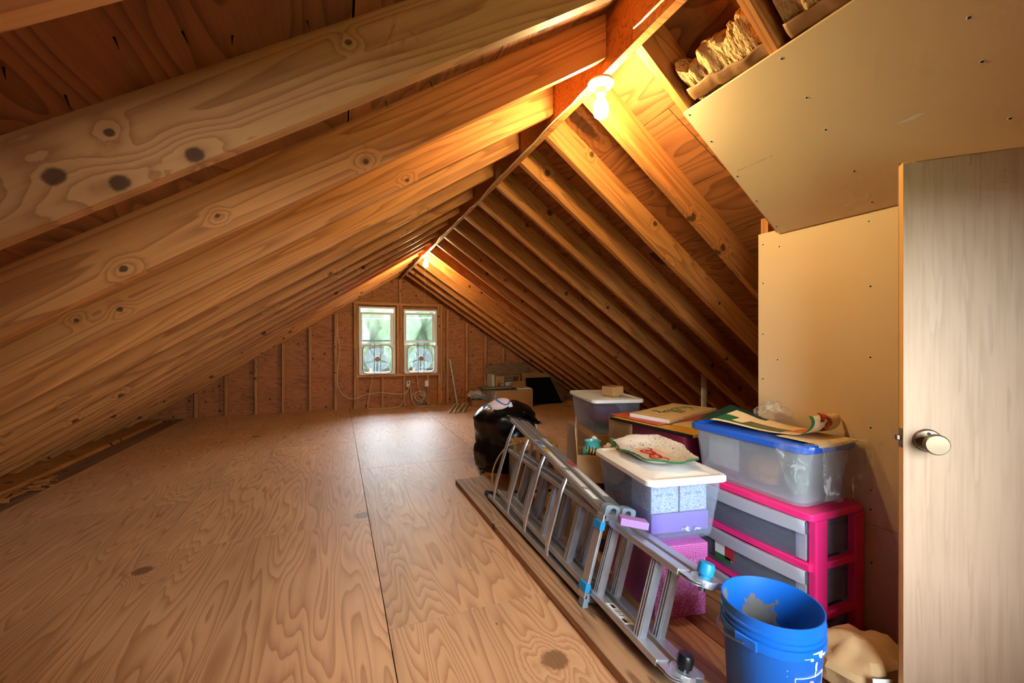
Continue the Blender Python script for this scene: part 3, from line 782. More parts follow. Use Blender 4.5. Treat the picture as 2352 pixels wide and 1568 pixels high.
ot = thing('wall_outlet', 'beige duplex outlet under the sill with cords plugged in', 'outlet', (1.215, 8.1, .405))
MB().box(-.035, .035, -.012, 0, -.055, .06).build('cover_plate', M['outlet'], ot, bevel=.004)
for dz in (-.022, .028): MB().lathe([(.017, 0), (.017, .003)], 14, M=Matrix.Translation((0, -.0115, dz)) @ Matrix.Rotation(PI / 2, 4, 'X')).build('socket', M['black' if dz > 0 else 'outlet'], ot)
for dx in (-.008, .012): MB().box(dx - .008, dx + .008, -.04, -.012, -.04, -.012).build('plug', M['whitecord'], ot, bevel=.003)
ob = thing('junction_box', 'white junction box with blank cover under the right window', 'outlet', (1.555, 8.1, .405))
MB().box(-.036, .036, -.03, 0, -.055, .06).build('cover', M['white'], ob, bevel=.004)
MB().tube([(.0, -.01, -.05), (.01, -.012, -.12), (-.03, -.01, -.2), (-.02, -.01, -.27)], .005, 6).build('grey_lead', M['greyplastic'], ob)
curve([(1.9, 8.09, 1.06), (1.885, 8.09, .8), (1.92, 8.09, .55), (1.9, 8.085, .4), (1.87, 8.08, .33)], .0035, 'hanging_wire', 'whitecord', 'thin wire hanging beside the right window frame')

# ------------------------------------------------------------------ door
dd = Vector((.682, -.731, 0)).normalized(); tt = Vector((-dd.y, dd.x, 0))
door = struct(MB().box(0, .66, 0, .003, .012, 1.742).build('door_1', M['door'], M=frame((1.6, .757, 0), dd, tt, (0, 0, 1))), 'open hollow-core wooden door at the right edge', 'door')
MB().box(0, .66, .036, .039, .012, 1.757).build('far_skin', M['door'], door)
MB().box(.0005, .03, .0031, .0359, .012, 1.748).build('edge_strip', M['dooredge'], door)
MB().box(.03, .655, .0031, .0359, .012, .05).build('bottom_rail', M['dooredge'], door)
mb = MB(); rnd = random.Random(8)
for k in range(13):
    x = .05 + .045 * k; mb.box(x, x + rnd.uniform(.006, .03), .006, .034, 1.68, 1.738 + rnd.uniform(-.012, .008))
mb.build('hollow_core_filling', M['kraft'], door)
kx, kz = .056, .903
Kf = frame((kx, 0, kz), (1, 0, 0), (0, 0, 1), (0, -1, 0))
kn = MB().lathe([(.0345, 0), (.0345, .004), (.031, .009), (.018, .0105), (.014, .013), (.012, .03), (.015, .036), (.024, .041), (.0295, .052), (.0300, .060), (.0265, .066), (.001, .067)], 36, M=Kf).build('door_knob', M['nickel'], door, smooth=35)
MB().lathe([(.0045, .0102), (.0045, .0112)], 12, M=Kf @ Matrix.Translation((.0, .022, 0))).build('lock_pin_hole', M['ink'], kn)
lp = MB().box(-.0012, .0004, .008, .031, kz - .029, kz + .029).build('latch_plate', M['steel'], door)
MB().box(-.013, -.001, .013, .026, kz - .008, kz + .008).build('latch_bolt', M['nickel'], lp, bevel=.003)

# ------------------------------------------------------------------ long plank under the ladder
o = MB().box(.915, 1.17, .3, 3.505, 0, .04).build('floor_plank', M['plank'], bevel=.003)
tag(o, 'long worn plank lying on the plywood floor under the ladder', 'plank')

# ------------------------------------------------------------------ folding ladder lying on its side
lad = thing('folding_ladder', 'folded aluminium multi-position ladder lying on its side on the plank', 'ladder', (1.03, 2.0, .04))
IM = Matrix.Translation((-1.03, -2.0, -.04))
V = Vector
def lrail(p0, p1, w=.026, t=.068, name='rail', mat='alu', hollow=True):
    """C-channel rail: web plus two flanges"""
    p0, p1 = IM @ V(p0), IM @ V(p1)
    mb = MB(); d = (p1 - p0).normalized()
    mb.beam(p0, p1, Wd, w, t)
    return mb.build(name, M[mat], lad, bevel=.004)
Wd = V((.29, 0, .957)).normalized(); Td = V((.957, 0, -.29)).normalized()
for h in (0, 1):
    o_ = Td * (.036 + .092 * h)
    # outer flared section
    lo_f, lo_n = V((1.02, 3.0, .072)) + o_ - Td * .0, V((.995, 1.60, .078)) + o_
    up_f, up_n = V((1.195, 3.0, .625)) + o_, V((1.098, 1.60, .425)) + o_
    lrail(lo_f, lo_n); lrail(up_f, up_n)
    # straight inner section reaching the hinges
    il_f, il_n = V((1.045, 2.86, .135)) + o_, V((1.005, 1.17, .098)) + o_
    iu_f, iu_n = V((1.13, 2.86, .42)) + o_, V((1.10, 1.17, .392)) + o_
    lrail(il_f, il_n, .024, .062); lrail(iu_f, iu_n, .024, .062)
    def at(a, b, y): u = (y - a.y) / (b.y - a.y); return a.lerp(b, u)
    # outer rungs: flat bowed treads
    for y in ((2.86, 2.58, 2.30, 2.0) if h == 0 else (2.84, 2.56, 2.28, 1.98)):
        a, b = at(lo_f, lo_n, y), at(up_f, up_n, y); N = 12; rings = []
        sg = -1 if h == 0 else 1
        for i in range(N + 1):
            u = i / N; p = a.lerp(b, u) + Td * sg * (.030 + .018 * min(1, 5 * u, 5 * (1 - u)))
            wy = .011 + .013 * min(1, 4 * u, 4 * (1 - u))
            rings.append([IM @ (p + V((0, -wy, 0)) + Td * .003), IM @ (p + V((0, wy, 0)) + Td * .003), IM @ (p + V((0, wy * .8, 0)) - Td * .003), IM @ (p + V((0, -wy * .8, 0)) - Td * .003)])
        MB().loops(rings).build('rung', M['alurung'], lad, smooth=40)
    # end rung of the outer section between the lock brackets
    for y, wy in ((1.625, .05),):
        a, b = at(lo_f, lo_n, y), at(up_f, up_n, y)
        MB().beam(IM @ (a - Td * (.034 if h == 0 else -.034)), IM @ (b - Td * (.034 if h == 0 else -.034)), V((0, 1, 0)), wy, .016).build('rung', M['alurung'], lad, bevel=.003)
    # inner rungs: grooved box treads
    for y in (1.30, 1.58, 1.86, 2.14, 2.42, 2.70):
        a, b = at(il_f, il_n, y), at(iu_f, iu_n, y)
        mb = MB().beam(IM @ a, IM @ b, V((0, 1, 0)), .040, .030)
        for k in (-.012, 0, .012): mb.beam(IM @ (a - Td * .017 + V((0, k, 0))), IM @ (b - Td * .017 + V((0, k, 0))), V((0, 1, 0)), .006, .005)
        mb.build('rung', M['alurung'], lad, bevel=.0015, seg=1)
    # rubber feet at the flared far end
    for p in (lo_f, up_f):
        MB().beam(IM @ (p + V((0, -.03, 0))), IM @ (p + V((0, .035, 0))), Wd, .036, .08).build('foot_cap', M['black'], lad, bevel=.006)
    # lock brackets with blue tabs
    for a_, b_, up in ((lo_n, lo_f, -1), (up_n, up_f, 1)):
        p = at(a_, b_, 1.62)
        q = p - Td * (.04 if h == 0 else -.04)
        # bracket plate with round opening, standing across the rail
        oc = p + Wd * up * .012; NB = 24; outp = []; inn = []
        for k in range(NB):
            an = 2 * PI * k / NB; ca, sa_ = math.cos(an), math.sin(an)
            r_ = min(.039 / max(abs(ca), 1e-6), .036 / max(abs(sa_), 1e-6), .046)
            outp.append((ca * r_, sa_ * r_)); inn.append((ca * .017 + .004, sa_ * .017 + .006))
        Rg = lambda pts, yy: [IM @ (oc + Td * a * (1 if h == 0 else -1) + Wd * up * b + V((0, yy, 0))) for a, b in pts]
        MB().loops([Rg(inn, -.02), Rg(outp, -.02), Rg(outp, .02), Rg(inn, .02)], False, False, 0, True).build('lock_bracket', M['greyplastic'], lad, bevel=.003, smooth=35)
        MB().beam(IM @ (q + Wd * up * -.03), IM @ (q + Wd * up * -.066), V((0, 1, 0)), .056, .026).build('lock_tab', M['tabblue'], lad, bevel=.003)
    # hinge plates
    for lv, (pn, up) in enumerate(((il_n, -1), (iu_n, 1))):
        for k in (-1, 1):
            mb = MB(); poly = []
            for q in range(20):
                an = 2 * PI * q / 20; poly.append((math.cos(an) * .036, math.sin(an) * .036 - .06))
            poly = [(-.028, .07), (-.03, -.04)] + [(.034 * math.cos(PI + PI * q / 12), -.050 + .034 * math.sin(PI + PI * q / 12)) for q in range(13)] + [(.03, -.04), (.028, .07)]
            mb.prism(poly, -.0015, .0015)
            off = Wd * (.004 + .004 * h) * k
            mb.build('hinge_plate', M['alurung'], lad, M=IM @ frame(pn + off + V((0, 0, 0)), Td, V((0, 1, 0)), Wd), smooth=30)
# hinge knobs where the halves meet
for pn, up, mat in ((V((1.10, 1.17, .392)), 1, 'tabblue'), (V((1.005, 1.17, .098)), 1, 'black')):
    p = pn + Td * .082 + V((0, -.045, 0))
    F = IM @ frame(p, Td, V((0, 1, 0)), Wd)
    hk = MB().lathe([(.044, -.012), (.044, .012)], 28, M=F).build('hinge_drum', M['alurung'], lad, bevel=.002)
    MB().lathe([(.02, .010), (.02, .022), (.027, .024), (.028, .052), (.024, .062), (.001, .064)], 24, M=F).build('hinge_knob', M[mat], lad, smooth=35)
    MB().lathe([(.012, -.014), (.012, -.034)], 16, M=F).build('hinge_pin', M['steel'], lad)
# stickers on the upper rails
up_f, up_n = V((1.195, 3.0, .625)) + Td * .036, V((1.098, 1.60, .425)) + Td * .036
def sticker(y0, y1, t0, t1, h, mat, label=None, z=.0136):
    a = up_f.lerp(up_n, (3.0 - y0) / 1.4) + Td * .092 * h; b = up_f.lerp(up_n, (3.0 - y1) / 1.4) + Td * .092 * h
    e = V((0, 1, 0)); nrm = (b - a).normalized().cross(Td); nrm = nrm if nrm.z > 0 else -nrm
    P = [IM @ (q + Td * t + nrm * z) for q, t in ((a, t0), (a, t1), (b, t1), (b, t0))]
    MB().add(P + [p - nrm * .0004 for p in P], [(0, 1, 2, 3), (7, 6, 5, 4), (0, 4, 5, 1), (1, 5, 6, 2), (2, 6, 7, 3), (3, 7, 4, 0)]).build('sticker', M[mat], lad)
sticker(2.52, 2.40, -.018, .02, 0, 'sticker'); sticker(2.505, 2.43, -.012, .014, 0, 'stickerblue', z=.0141)
sticker(2.37, 2.33, -.018, .02, 0, 'beeyellow'); sticker(2.32, 2.1, -.02, .016, 0, 'sticker'); sticker(2.06, 1.86, -.02, .018, 0, 'sticker'); sticker(1.84, 1.74, -.02, .012, 0, 'whitepaper')
sticker(2.6, 2.46, -.02, .01, 1, 'sticker'); sticker(2.22, 2.15, -.02, .02, 1, 'stickerred'); sticker(2.13, 1.8, -.02, .02, 1, 'sticker')
# warning label on the lower rail
il_f, il_n = V((1.045, 2.86, .135)) + Td * .036, V((1.005, 1.17, .098)) + Td * .036
for y0, y1, t0, t1, mat, z in ((1.50, 1.36, -.022, .022, 'whitepaper', .0127), (1.49, 1.465, -.006, .012, 'ink', .0131), (1.455, 1.452, -.014, .014, 'ink', .0131), (1.445, 1.441, -.014, .016, 'ink', .0131), (1.433, 1.43, -.014, .012, 'ink', .0131), (1.42, 1.416, -.014, .016, 'ink', .0131), (1.395, 1.37, -.016, .0, 'ink', .0131), (1.392, 1.373, .002, .016, 'beeyellow', .0131)):
    a = il_f.lerp(il_n, (2.86 - y0) / 1.69); b = il_f.lerp(il_n, (2.86 - y1) / 1.69)
    nrm = (b - a).normalized().cross(Td); nrm = nrm if nrm.z > 0 else -nrm
    P = [IM @ (q + Td * t + nrm * z) for q, t in ((a, t0), (a, t1), (b, t1), (b, t0))]
    MB().add(P + [p - nrm * .0004 for p in P], [(0, 1, 2, 3), (7, 6, 5, 4), (0, 4, 5, 1), (1, 5, 6, 2), (2, 6, 7, 3), (3, 7, 4, 0)]).build('warning_label', M[mat], lad)
# purple foam block resting on the ladder
Mf = frame((1.185, 1.50, .452), (.86, -.46, -.2), (.5, .85, .1), (0, 0, 1))
X_ = V((.88, -.46, -.16)).normalized(); Z_ = V((.2, .05, .97)); Z_ = (Z_ - X_ * Z_.dot(X_)).normalized(); Y_ = Z_.cross(X_)
o = MB().box(-.058, .058, -.036, .036, 0, .03).build('foam_sponge', M['foam'], M=frame((1.150, 1.475, .424), X_, Y_, Z_), bevel=.003)
tag(o, 'purple foam sponge block resting on top of the ladder rails', 'sponge')
# ------------------------------------------------------------------ storage boxes and the pile on the right
def bin_body(W, D, H, r, tap, flange=.012):
    L = []
    f = lambda k, z, dr=0: rrect(W * k - 2 * dr, D * (1 - (1 - k) * W / D) - 2 * dr, r, z, 6)
    L.append(f(tap * .96, 0)); L.append(f(tap, .012)); L.append(f(.965, H * .74)); L.append(f(.972, H * .75)); L.append(f(.985, H * .95)); L.append(f(1.0, H * .955)); L.append(f(1.0, H))
    t = .003
    L.append(f(1.0, H, t)); L.append(f(.985, H * .95, t)); L.append(f(.972, H * .75, t)); L.append(f(.965, H * .74, t)); L.append(f(tap, .015, t))
    return MB().loops(L)
def bin_lid(W, D, H, r, rim=.03, deep=.008):
    f = lambda d, z: rrect(W - 2 * d, D - 2 * d, max(r - d, .012), z, 8)
    return MB().loops([f(.0, H - rim), f(-.004, H - rim * .9), f(-.004, H - rim * .25), f(.004, H - .001), f(.014, H), f(.026, H - .001), f(.036, H - deep), f(.05, H - deep), f(.056, H - deep * .5), f(.16, H - deep * .45)])
def blob(sx, sy, sz, seed, amp=.25, fr=2.5, n=20, m=14):
    """lumpy soft heap standing on z=0"""
    mb = MB(); L = []
    for j in range(m + 1):
        th = PI * j / m; z = -math.cos(th)
        ring = []
        for k in range(n):
            a = 2 * PI * k / n; p = Vector((math.cos(a) * math.sin(th), math.sin(a) * math.sin(th), z))
            q = 1 + amp * noise.noise(p * fr + Vector((seed, 0, 0)))
            zz = (p.z * q) * .5 + .5
            e = .8
            ring.append((sx * abs(p.x) ** e * (1 if p.x > 0 else -1) * q, sy * abs(p.y) ** e * (1 if p.y > 0 else -1) * q, sz * max(0, zz)))
        L.append(ring)
    return mb.loops(L, True, True)

# crocodile-print box under the front bin
RB = math.radians(-9.5)
t = thing('gift_box', 'pink crocodile-print lidded box under the clear bin with the tray', 'box', (1.419, 1.673, 0), RB)
MB().box(-.124, .124, -.234, .234, 0, .25).build('box_body', M['croc'], t, bevel=.003)
MB().box(-.131, .131, -.24, .24, .252, .318).build('lid', M['croc'], t, bevel=.004)
# front bin
bx, by, bz = 1.472, 1.718, .319
t = thing('storage_bin', 'clear storage bin with white lid carrying the painted tray', 'bin', (bx, by, bz), RB, 'clear storage bins')
bin_body(.365, .555, .275, .035, .84).build('body', M['bin'], t, smooth=35)
bin_lid(.392, .585, .285, .04).build('lid', M['whitelid'], t, smooth=35)
def inb(x, y, z=0): p = Matrix.Translation((bx, by, bz)) @ Matrix.Rotation(RB, 4, 'Z') @ Vector((x, y, z)); return p
mk = MB(); rnd = random.Random(6)
for q in range(7):
    x_, z_ = .03 + rnd.uniform(-.035, .05), .035 + rnd.uniform(-.012, .016); mk.beam((x_, -.2415 - z_ * .06, z_), (x_ + rnd.uniform(-.03, .03), -.2415 - z_ * .06, z_ + rnd.uniform(-.012, .012)), (0, 0, 1), .007, .0015)
mk.build('moulded_mark', M['whitepaper'], t)
o = MB().box(-.145, .145, -.10, .08, 0, .085).build('card_box', M['purple'], M=TR(*inb(0, -.118, .02), RB), bevel=.003); tag(o, 'lilac card box lying at the bottom of the tray bin', 'box')
for k, lb in ((-.072, 'left blue floral file box seen through the front of the tray bin'), (.074, 'right blue floral file box seen through the front of the tray bin')):
    o = MB().box(-.068, .068, -.09, .09, 0, .142).build('floral_box', M['floral'], M=TR(*inb(k, -.118, .107), RB), bevel=.002); tag(o, lb, 'box', 'floral file boxes in the bin')
    for q in (-.03, .028): MB().box(q - .014, q + .014, -.0915, -.0895, .075, .086).build('finger_slot', M['heaterblue'], o)
o = blob(.095, .10, .16, 4, .4, 2.2).build('dark_cloth', plain('dark_brown_cloth', (74, 54, 44), .9, var=.4, vs=14), M=TR(*inb(0, .11, .02), RB), smooth=50); tag(o, 'crumpled dark cloth in the rear half of the tray bin', 'cloth')
# painted tray
def tray():
    N = 120; L = []
    def outl(a, k):
        ca, sa = math.cos(a), math.sin(a); e = 2.6
        r = (abs(ca / .150) ** e + abs(sa / .255) ** e) ** (-1 / e)
        lobes = .018 * max(0, math.cos(2 * (a - .0)) ) ** 6 * (1 if abs(sa) < .5 else 1) + .03 * math.exp(-((abs(abs(a % PI - PI / 2)) - .0) / .16) ** 2)
        corner = .026 * math.exp(-(((a % (PI / 2)) - 1.04) / .14) ** 2) if (a % PI) < PI / 2 else .026 * math.exp(-(((PI - a % PI) - 1.04) / .14) ** 2)
        scal = .006 * abs(math.sin(a * 14))
        return r + k * (lobes + corner + scal)
    prof = [(.52, 0, 0, 0), (.60, .0, 0, 0), (.80, .022, .1, 0), (.92, .036, .55, 0), (1.0, .041, 1, 0), (1.012, .037, 1, 1), (.99, .030, 1, 1), (.90, .027, .55, 0), (.78, .013, .1, 0), (.60, -.006, 0, 0)]
    mb = MB()
    rings = []
    for k, z, w, m in prof:
        rings.append([(k * outl(2 * PI * i / N, w) * math.cos(2 * PI * i / N), k * outl(2 * PI * i / N, w) * math.sin(2 * PI * i / N), z + .012 + (w * .008 * math.sin(4 * PI * i / N))) for i in range(N)])
    vs = [p for r in rings for p in r]; fs = []; ms = []
    for i in range(len(rings) - 1):
        for q in range(N):
            l = (q + 1) % N; fs.append((i * N + q, i * N + l, (i + 1) * N + l, (i + 1) * N + q)); ms.append(2 if i in (4, 5) else 0)
    mb.v = [tuple(p) for p in vs]; mb.f = fs; mb.m = ms
    mb.f.append(tuple(range(N - 1, -1, -1))); mb.m.append(1)
    mb.f.append(tuple((len(rings) - 1) * N + q for q in range(N))); mb.m.append(0)
    return mb
TP = inb(.035, .075, .281)
t = thing('painted_tray', 'ornate white painted tray with scalloped green edge and red ribbon motif', 'tray', M=Matrix.Translation(TP) @ Matrix.Rotation(RB - .12, 4, 'Z') @ Matrix.Rotation(math.radians(-2), 4, 'Y'))
tray().build('dish', [M['tray'], M['traycentre'], M['inkgreen']], t, smooth=50)
mb = MB(); rnd = random.Random(4)
def rib(pts, r=.0035): mb.tube([(a, b, .0135) for a, b in pts], r, 6, flat=.25)
def loop(cx, cy, rx, ry, rot, a0=0, a1=2 * PI, r=.0028):
    P = []
    for k in range(19):
        q = a0 + (a1 - a0) * k / 18; x_, y_ = rx * math.cos(q), ry * math.sin(q)
        P.append((cx + x_ * math.cos(rot) - y_ * math.sin(rot), cy + x_ * math.sin(rot) + y_ * math.cos(rot)))
    rib(P, r)
for sgn in (-1, 1):
    loop(.0, .046 * sgn, .026, .046, .3 * sgn, r=.0045); loop(.004, .040 * sgn, .013, .03, .3 * sgn, r=.004)
    rib([(.0, .004 * sgn), (.022, .03 * sgn), (.02, .06 * sgn), (.04, .095 * sgn), (.03, .125 * sgn)], .0045)
    rib([(.0, .004 * sgn), (-.022, .02 * sgn), (-.035, .05 * sgn), (-.028, .09 * sgn)], .004)
for k in range(9): rib([(-.012 + .004 * k, -.016 + .002 * k), (-.014 + .0045 * k, .0), (-.010 + .004 * k, .018 - .001 * k)], .0035)
mb.build('ribbon_motif', M['red'], t)

# cardboard carton stack left of the bins
o = thing('cardboard_box', 'closed yellowish carton under the open carton, behind the ladder', 'box', (1.50, 2.33, 0), math.radians(-32))
MB().box(-.17, .17, -.12, .16, 0, .30).build('carton', M['kraft'], o, bevel=.003)
MB().box(-.03, .03, -.1203, .1603, .3003, .3008).build('tape_strip', M['tape'], o)
o = MB().box(-.165, .165, -.115, .15, 0, .042).build('black_tray', M['black'], M=TR(1.50, 2.33, .302, math.radians(-32)), bevel=.003); tag(o, 'black slab standing in for the shaded gap between the two cartons', 'tray')  # black slab put in for the dark, shaded gap under the open carton
t = thing('open_carton', 'open cardboard carton with a raised flap holding the bee pot', 'box', (1.345, 2.255, .346), math.radians(-32))
def panel(x0, x1, y0, y1, z0, z1, nm='side_panel', m='kraft'): return MB().box(x0, x1, y0, y1, z0, z1).build(nm, M[m], t, bevel=.001, seg=1)
panel(0, .30, 0, .004, 0, .165); panel(0, .004, .004, .216, 0, .165); panel(.296, .30, .004, .216, 0, .165); panel(.0, .30, .216, .22, 0, .165); panel(.004, .296, .004, .216, .0, .004)
f1 = MB().add([(0, .0, .166), (0, .22, .166), (-.012, .22, .36), (-.012, .0, .33), (.004, .0, .166), (.004, .22, .166), (-.008, .22, .36), (-.008, .0, .33)], [(0, 1, 2, 3), (7, 6, 5, 4), (0, 4, 5, 1), (1, 5, 6, 2), (2, 6, 7, 3), (3, 7, 4, 0)]).build('raised_flap', M['kraft'], t)
MB().add([(-.013, .075, .24), (-.013, .115, .24), (-.0145, .115, .337), (-.0145, .075, .335), (-.0125, .075, .24), (-.0125, .115, .24), (-.014, .115, .337), (-.014, .075, .335)], [(3, 2, 1, 0), (4, 5, 6, 7), (0, 1, 5, 4), (1, 2, 6, 5), (2, 3, 7, 6), (3, 0, 4, 7)]).build('tape_strip', M['tape'], f1)
MB().add([(0, .222, .166), (.3, .222, .166), (.3, .30, .10), (0, .30, .10), (0, .226, .166), (.3, .226, .166), (.3, .304, .10), (0, .304, .10)], [(0, 1, 2, 3), (7, 6, 5, 4), (0, 4, 5, 1), (1, 5, 6, 2), (2, 6, 7, 3), (3, 7, 4, 0)]).build('side_flap', M['kraft2'], t)
CM = TR(1.345, 2.255, .346, math.radians(-32))
# bee pot
t = thing('bee_pot', 'round teal glazed pot with a yellow and black bee, in the open carton', 'pot', M=CM @ Matrix.Translation((.095, .085, .095)))
MB().lathe([(.035, 0), (.055, .02), (.067, .06), (.064, .09), (.05, .112), (.046, .12), (.05, .132), (.052, .142), (.047, .142), (.044, .132), (.04, .118), (.055, .08), (.045, .02), (.001, .012)], 36).build('pot', M['teal'], t, smooth=50)
bm_ = thing('x', 'x', 'x'); bpy.data.objects.remove(bm_)
mb = MB(); F = Matrix.Translation((.0, -.068, .086)) @ Matrix.Rotation(.25, 4, 'Y')
L = []
for i in range(9):
    u = i / 8; r = .018 * math.sin(PI * (.08 + .84 * u)) ** .6
    L.append([F @ Vector((-.035 + .07 * u, r * .6 * math.cos(a) , r * math.sin(a))) for a in [2 * PI * k / 12 for k in range(12)]])
for i in range(8): mb.loops([L[i], L[i + 1]], i == 0, i == 7, i % 2)
mb.lathe([(.015, 0), (.014, .006), (.001, .007)], 14, 0, F @ Matrix.Translation((.038, -.006, .0)) @ Matrix.Rotation(PI / 2, 4, 'X'))
mb.lathe([(.006, 0.006), (.005, .009)], 10, 1, F @ Matrix.Translation((.038, -.006, .0)) @ Matrix.Rotation(PI / 2, 4, 'X'))
for k in (-1, 0, 1, 2): mb.tube([F @ Vector((-.02 + .018 * k, -.008, .012)), F @ Vector((-.03 + .02 * k, -.012, .034))], .0022, 5, 1)
for k in (-1, 0, 1): mb.tube([F @ Vector((-.015 + .018 * k, -.008, -.012)), F @ Vector((-.03 + .016 * k, -.01, -.028))], .002, 5, 1)
mb.build('bee_relief', [M['beeyellow'], M['ink']], t, smooth=40)
o = MB().lathe([(.02, 0), (.024, .01), (.012, .025), (.010, .07), (.018, .085), (.022, .10), (.016, .112), (.001, .114)], 20).build('white_figurine', M['white'], M=CM @ Matrix.Translation((.045, .185, .15)) @ Matrix.Rotation(.75, 4, 'Y') @ Matrix.Rotation(-.2, 4, 'X'), smooth=40)
tag(o, 'knobbed white ceramic piece sticking out of the open carton behind the bee pot', 'ornament')
o = blob(.028, .03, .08, 9, .2).build('tissue_paper', M['whitepaper'], M=CM @ Matrix.Translation((.20, .185, .12)), smooth=50); tag(o, 'crumpled white tissue in the open carton right of the bee pot', 'paper')
o = MB().box(0, .16, 0, .10, 0, .004).build('pink_card', M['pinkpaper'], M=CM @ Matrix.Translation((.165, .125, .182)) @ Matrix.Rotation(-.1, 4, 'X')); tag(o, 'pink card lying on the open carton behind the bee pot', 'card')
o = MB().lathe([(.011, 0), (.011, .16), (.008, .16), (.008, .15)], 18).build('mint_tube', M['mint'], M=CM @ Matrix.Translation((.25, .13, .09)) @ Matrix.Rotation(-.22, 4, 'Y'), smooth=40); tag(o, 'mint green paper tube standing behind the painted tray', 'tube')

# rear bin with white lid, standing on a carton
RR = math.radians(-14)
o = MB().box(-.24, .24, -.33, .33, 0, .455).build('cardboard_box', M['kraft2'], M=TR(2.15, 3.15, 0, RR), bevel=.004); tag(o, 'big brown carton under the rear white-lidded bin', 'box')
rx, ry, rz = 2.15, 3.15, .457
t = thing('storage_bin', 'clear bin with white lid and magenta fabric, farthest from the camera', 'bin', (rx, ry, rz), RR, 'clear storage bins')
bin_body(.40, .66, .272, .04, .86).build('body', M['bin'], t, smooth=35)
bin_lid(.43, .69, .283, .045).build('lid', M['whitelid'], t, smooth=35)
o = blob(.13, .235, .19, 2, .15, 2.0).build('magenta_fabric', M['fabric'], M=TR(rx, ry, rz + .022, RR), smooth=60); tag(o, 'folded magenta fabric filling the rear bin', 'cloth')
Q = Matrix.Translation((rx, ry, rz)) @ Matrix.Rotation(RR, 4, 'Z')
o = MB().box(-.055, .055, -.04, .04, 0, .018).build('gold_tin', plain('gold_tin', (206, 186, 120), .25, .7), M=Q @ Matrix.Translation((.02, -.16, .277)) @ Matrix.Rotation(.5, 4, 'Z'), bevel=.002); tag(o, 'flat gold tin under the small carton on the rear bin', 'tin')
t = thing('small_carton', 'small square cardboard box on top of the rear white bin lid', 'box', M=Q @ Matrix.Translation((.02, -.155, .2965)) @ Matrix.Rotation(.42, 4, 'Z'))
MB().box(-.062, .062, -.062, .062, 0, .072).build('carton', M['kraft'], t, bevel=.002)
MB().box(-.062, .0, -.063, .063, .0725, .074).build('flap', M['kraft2'], t); MB().box(.001, .063, -.063, .063, .0725, .074).build('flap', M['kraft'], t)

# maroon carton, brown carton and the board with the painted sign
o = MB().box(1.775, 2.5, 1.83, 2.27, 0, .672).build('maroon_box', M['maroon'], bevel=.004); tag(o, 'large maroon box under the wide board, behind the blue-lidded bin', 'box')
o = MB().box(1.76, 2.4, 2.285, 2.52, 0, .672).build('cardboard_box', M['kraft2'], bevel=.004); tag(o, 'brown carton beside the maroon box under the wide board', 'box')
t = thing('wide_board', 'wide yellow board with black edging laid across the maroon box', 'board', (1.71, 2.42, .674))
mb = MB(); P = [(0, 0), (.08, -.64), (.98, -.64), (.9, .16)]
mb.prism(P, 0, .016); mb.build('panel', M['yellowcard'], t)
MB().beam((-.004, .0, .009), (.078, -.64, .008), (0, 0, 1), .016, .010).build('edging', M['black'], t)
o = MB().box(0, .55, 0, .42, 0, .006).build('red_folder', M['pinkfold'], M=TR(1.79, 2.06, .6945, math.radians(6)), bevel=.001); tag(o, 'red card folder lying under the painted pine sign', 'folder')
o = MB().box(0, .5, 0, .3, 0, .003).build('yellow_sheet', M['paper'], M=TR(1.95, 1.79, .6905, math.radians(9))); tag(o, 'cream sheet on the wide board in front of the pine sign', 'paper')
t = thing('pine_sign', 'pine plank sign with a name in green cursive, lying on the red folder', 'sign', (1.812, 2.04, .7015), math.radians(2))
MB().prism([(0, .30), (.055, 0), (.70, .21), (.61, .53)], 0, .022).build('plank', M['cream_board'], t, bevel=.003)
MB().add([(.0005, .298, -.0005), (.0545, -.001, -.0005), (.0545, -.001, .0215), (.0005, .298, .0215), (-.001, .298, -.0005), (.053, -.002, -.0005), (.053, -.002, .0215), (-.001, .298, .0215)], [(0, 1, 2, 3), (7, 6, 5, 4), (0, 4, 5, 1), (1, 5, 6, 2), (2, 6, 7, 3), (3, 7, 4, 0)]).build('white_edge', M['white'], t)
# cursive strokes: unit letter height 1, written left to right
STK = [[(.05, 1), (.1, .5), (.08, 0)], [(.62, 1.02), (.35, .7), (.1, .48), (.35, .25), (.62, -.02), (.75, .0)],
       [(.75, .12), (.95, .3), (1.05, .45), (.92, .5), (.83, .28), (.92, .05), (1.12, .06), (1.25, .2)],
       [(1.25, .2), (1.42, .7), (1.42, .98), (1.3, .9), (1.3, .2), (1.38, .02), (1.52, .15)],
       [(1.52, .15), (1.7, .7), (1.7, .98), (1.58, .9), (1.58, .2), (1.66, .02), (1.8, .15)],
       [(1.8, .45), (1.84, .15), (1.95, .1), (2.1, .45)], [(2.1, .45), (2.06, -.1), (1.95, -.48), (1.82, -.4), (1.95, -.15), (2.3, .2)]]
mb = MB()
for st in STK:
    pts = []
    P = [Vector((a, b, 0)) for a, b in st]
    for i in range(len(P) - 1):
        a, b, c_, d_ = P[max(i - 1, 0)], P[i], P[i + 1], P[min(i + 2, len(P) - 1)]
        for k in range(6):
            u = k / 6; pts.append(.5 * (2 * b + (c_ - a) * u + (2 * a - 5 * b + 4 * c_ - d_) * u * u + (3 * b - a - 3 * c_ + d_) * u ** 3))
    pts.append(P[-1])
    mb.tube([(.52 - .36 * (p.x - .2) / 2.2 * 1.0 + .05 * p.y, .37 - .135 * (p.x - .2) / 2.2 - .11 * p.y, .0225) for p in pts], .0052, 6, flat=.2)
mb.build('cursive_name', M['inkgreen'], t)

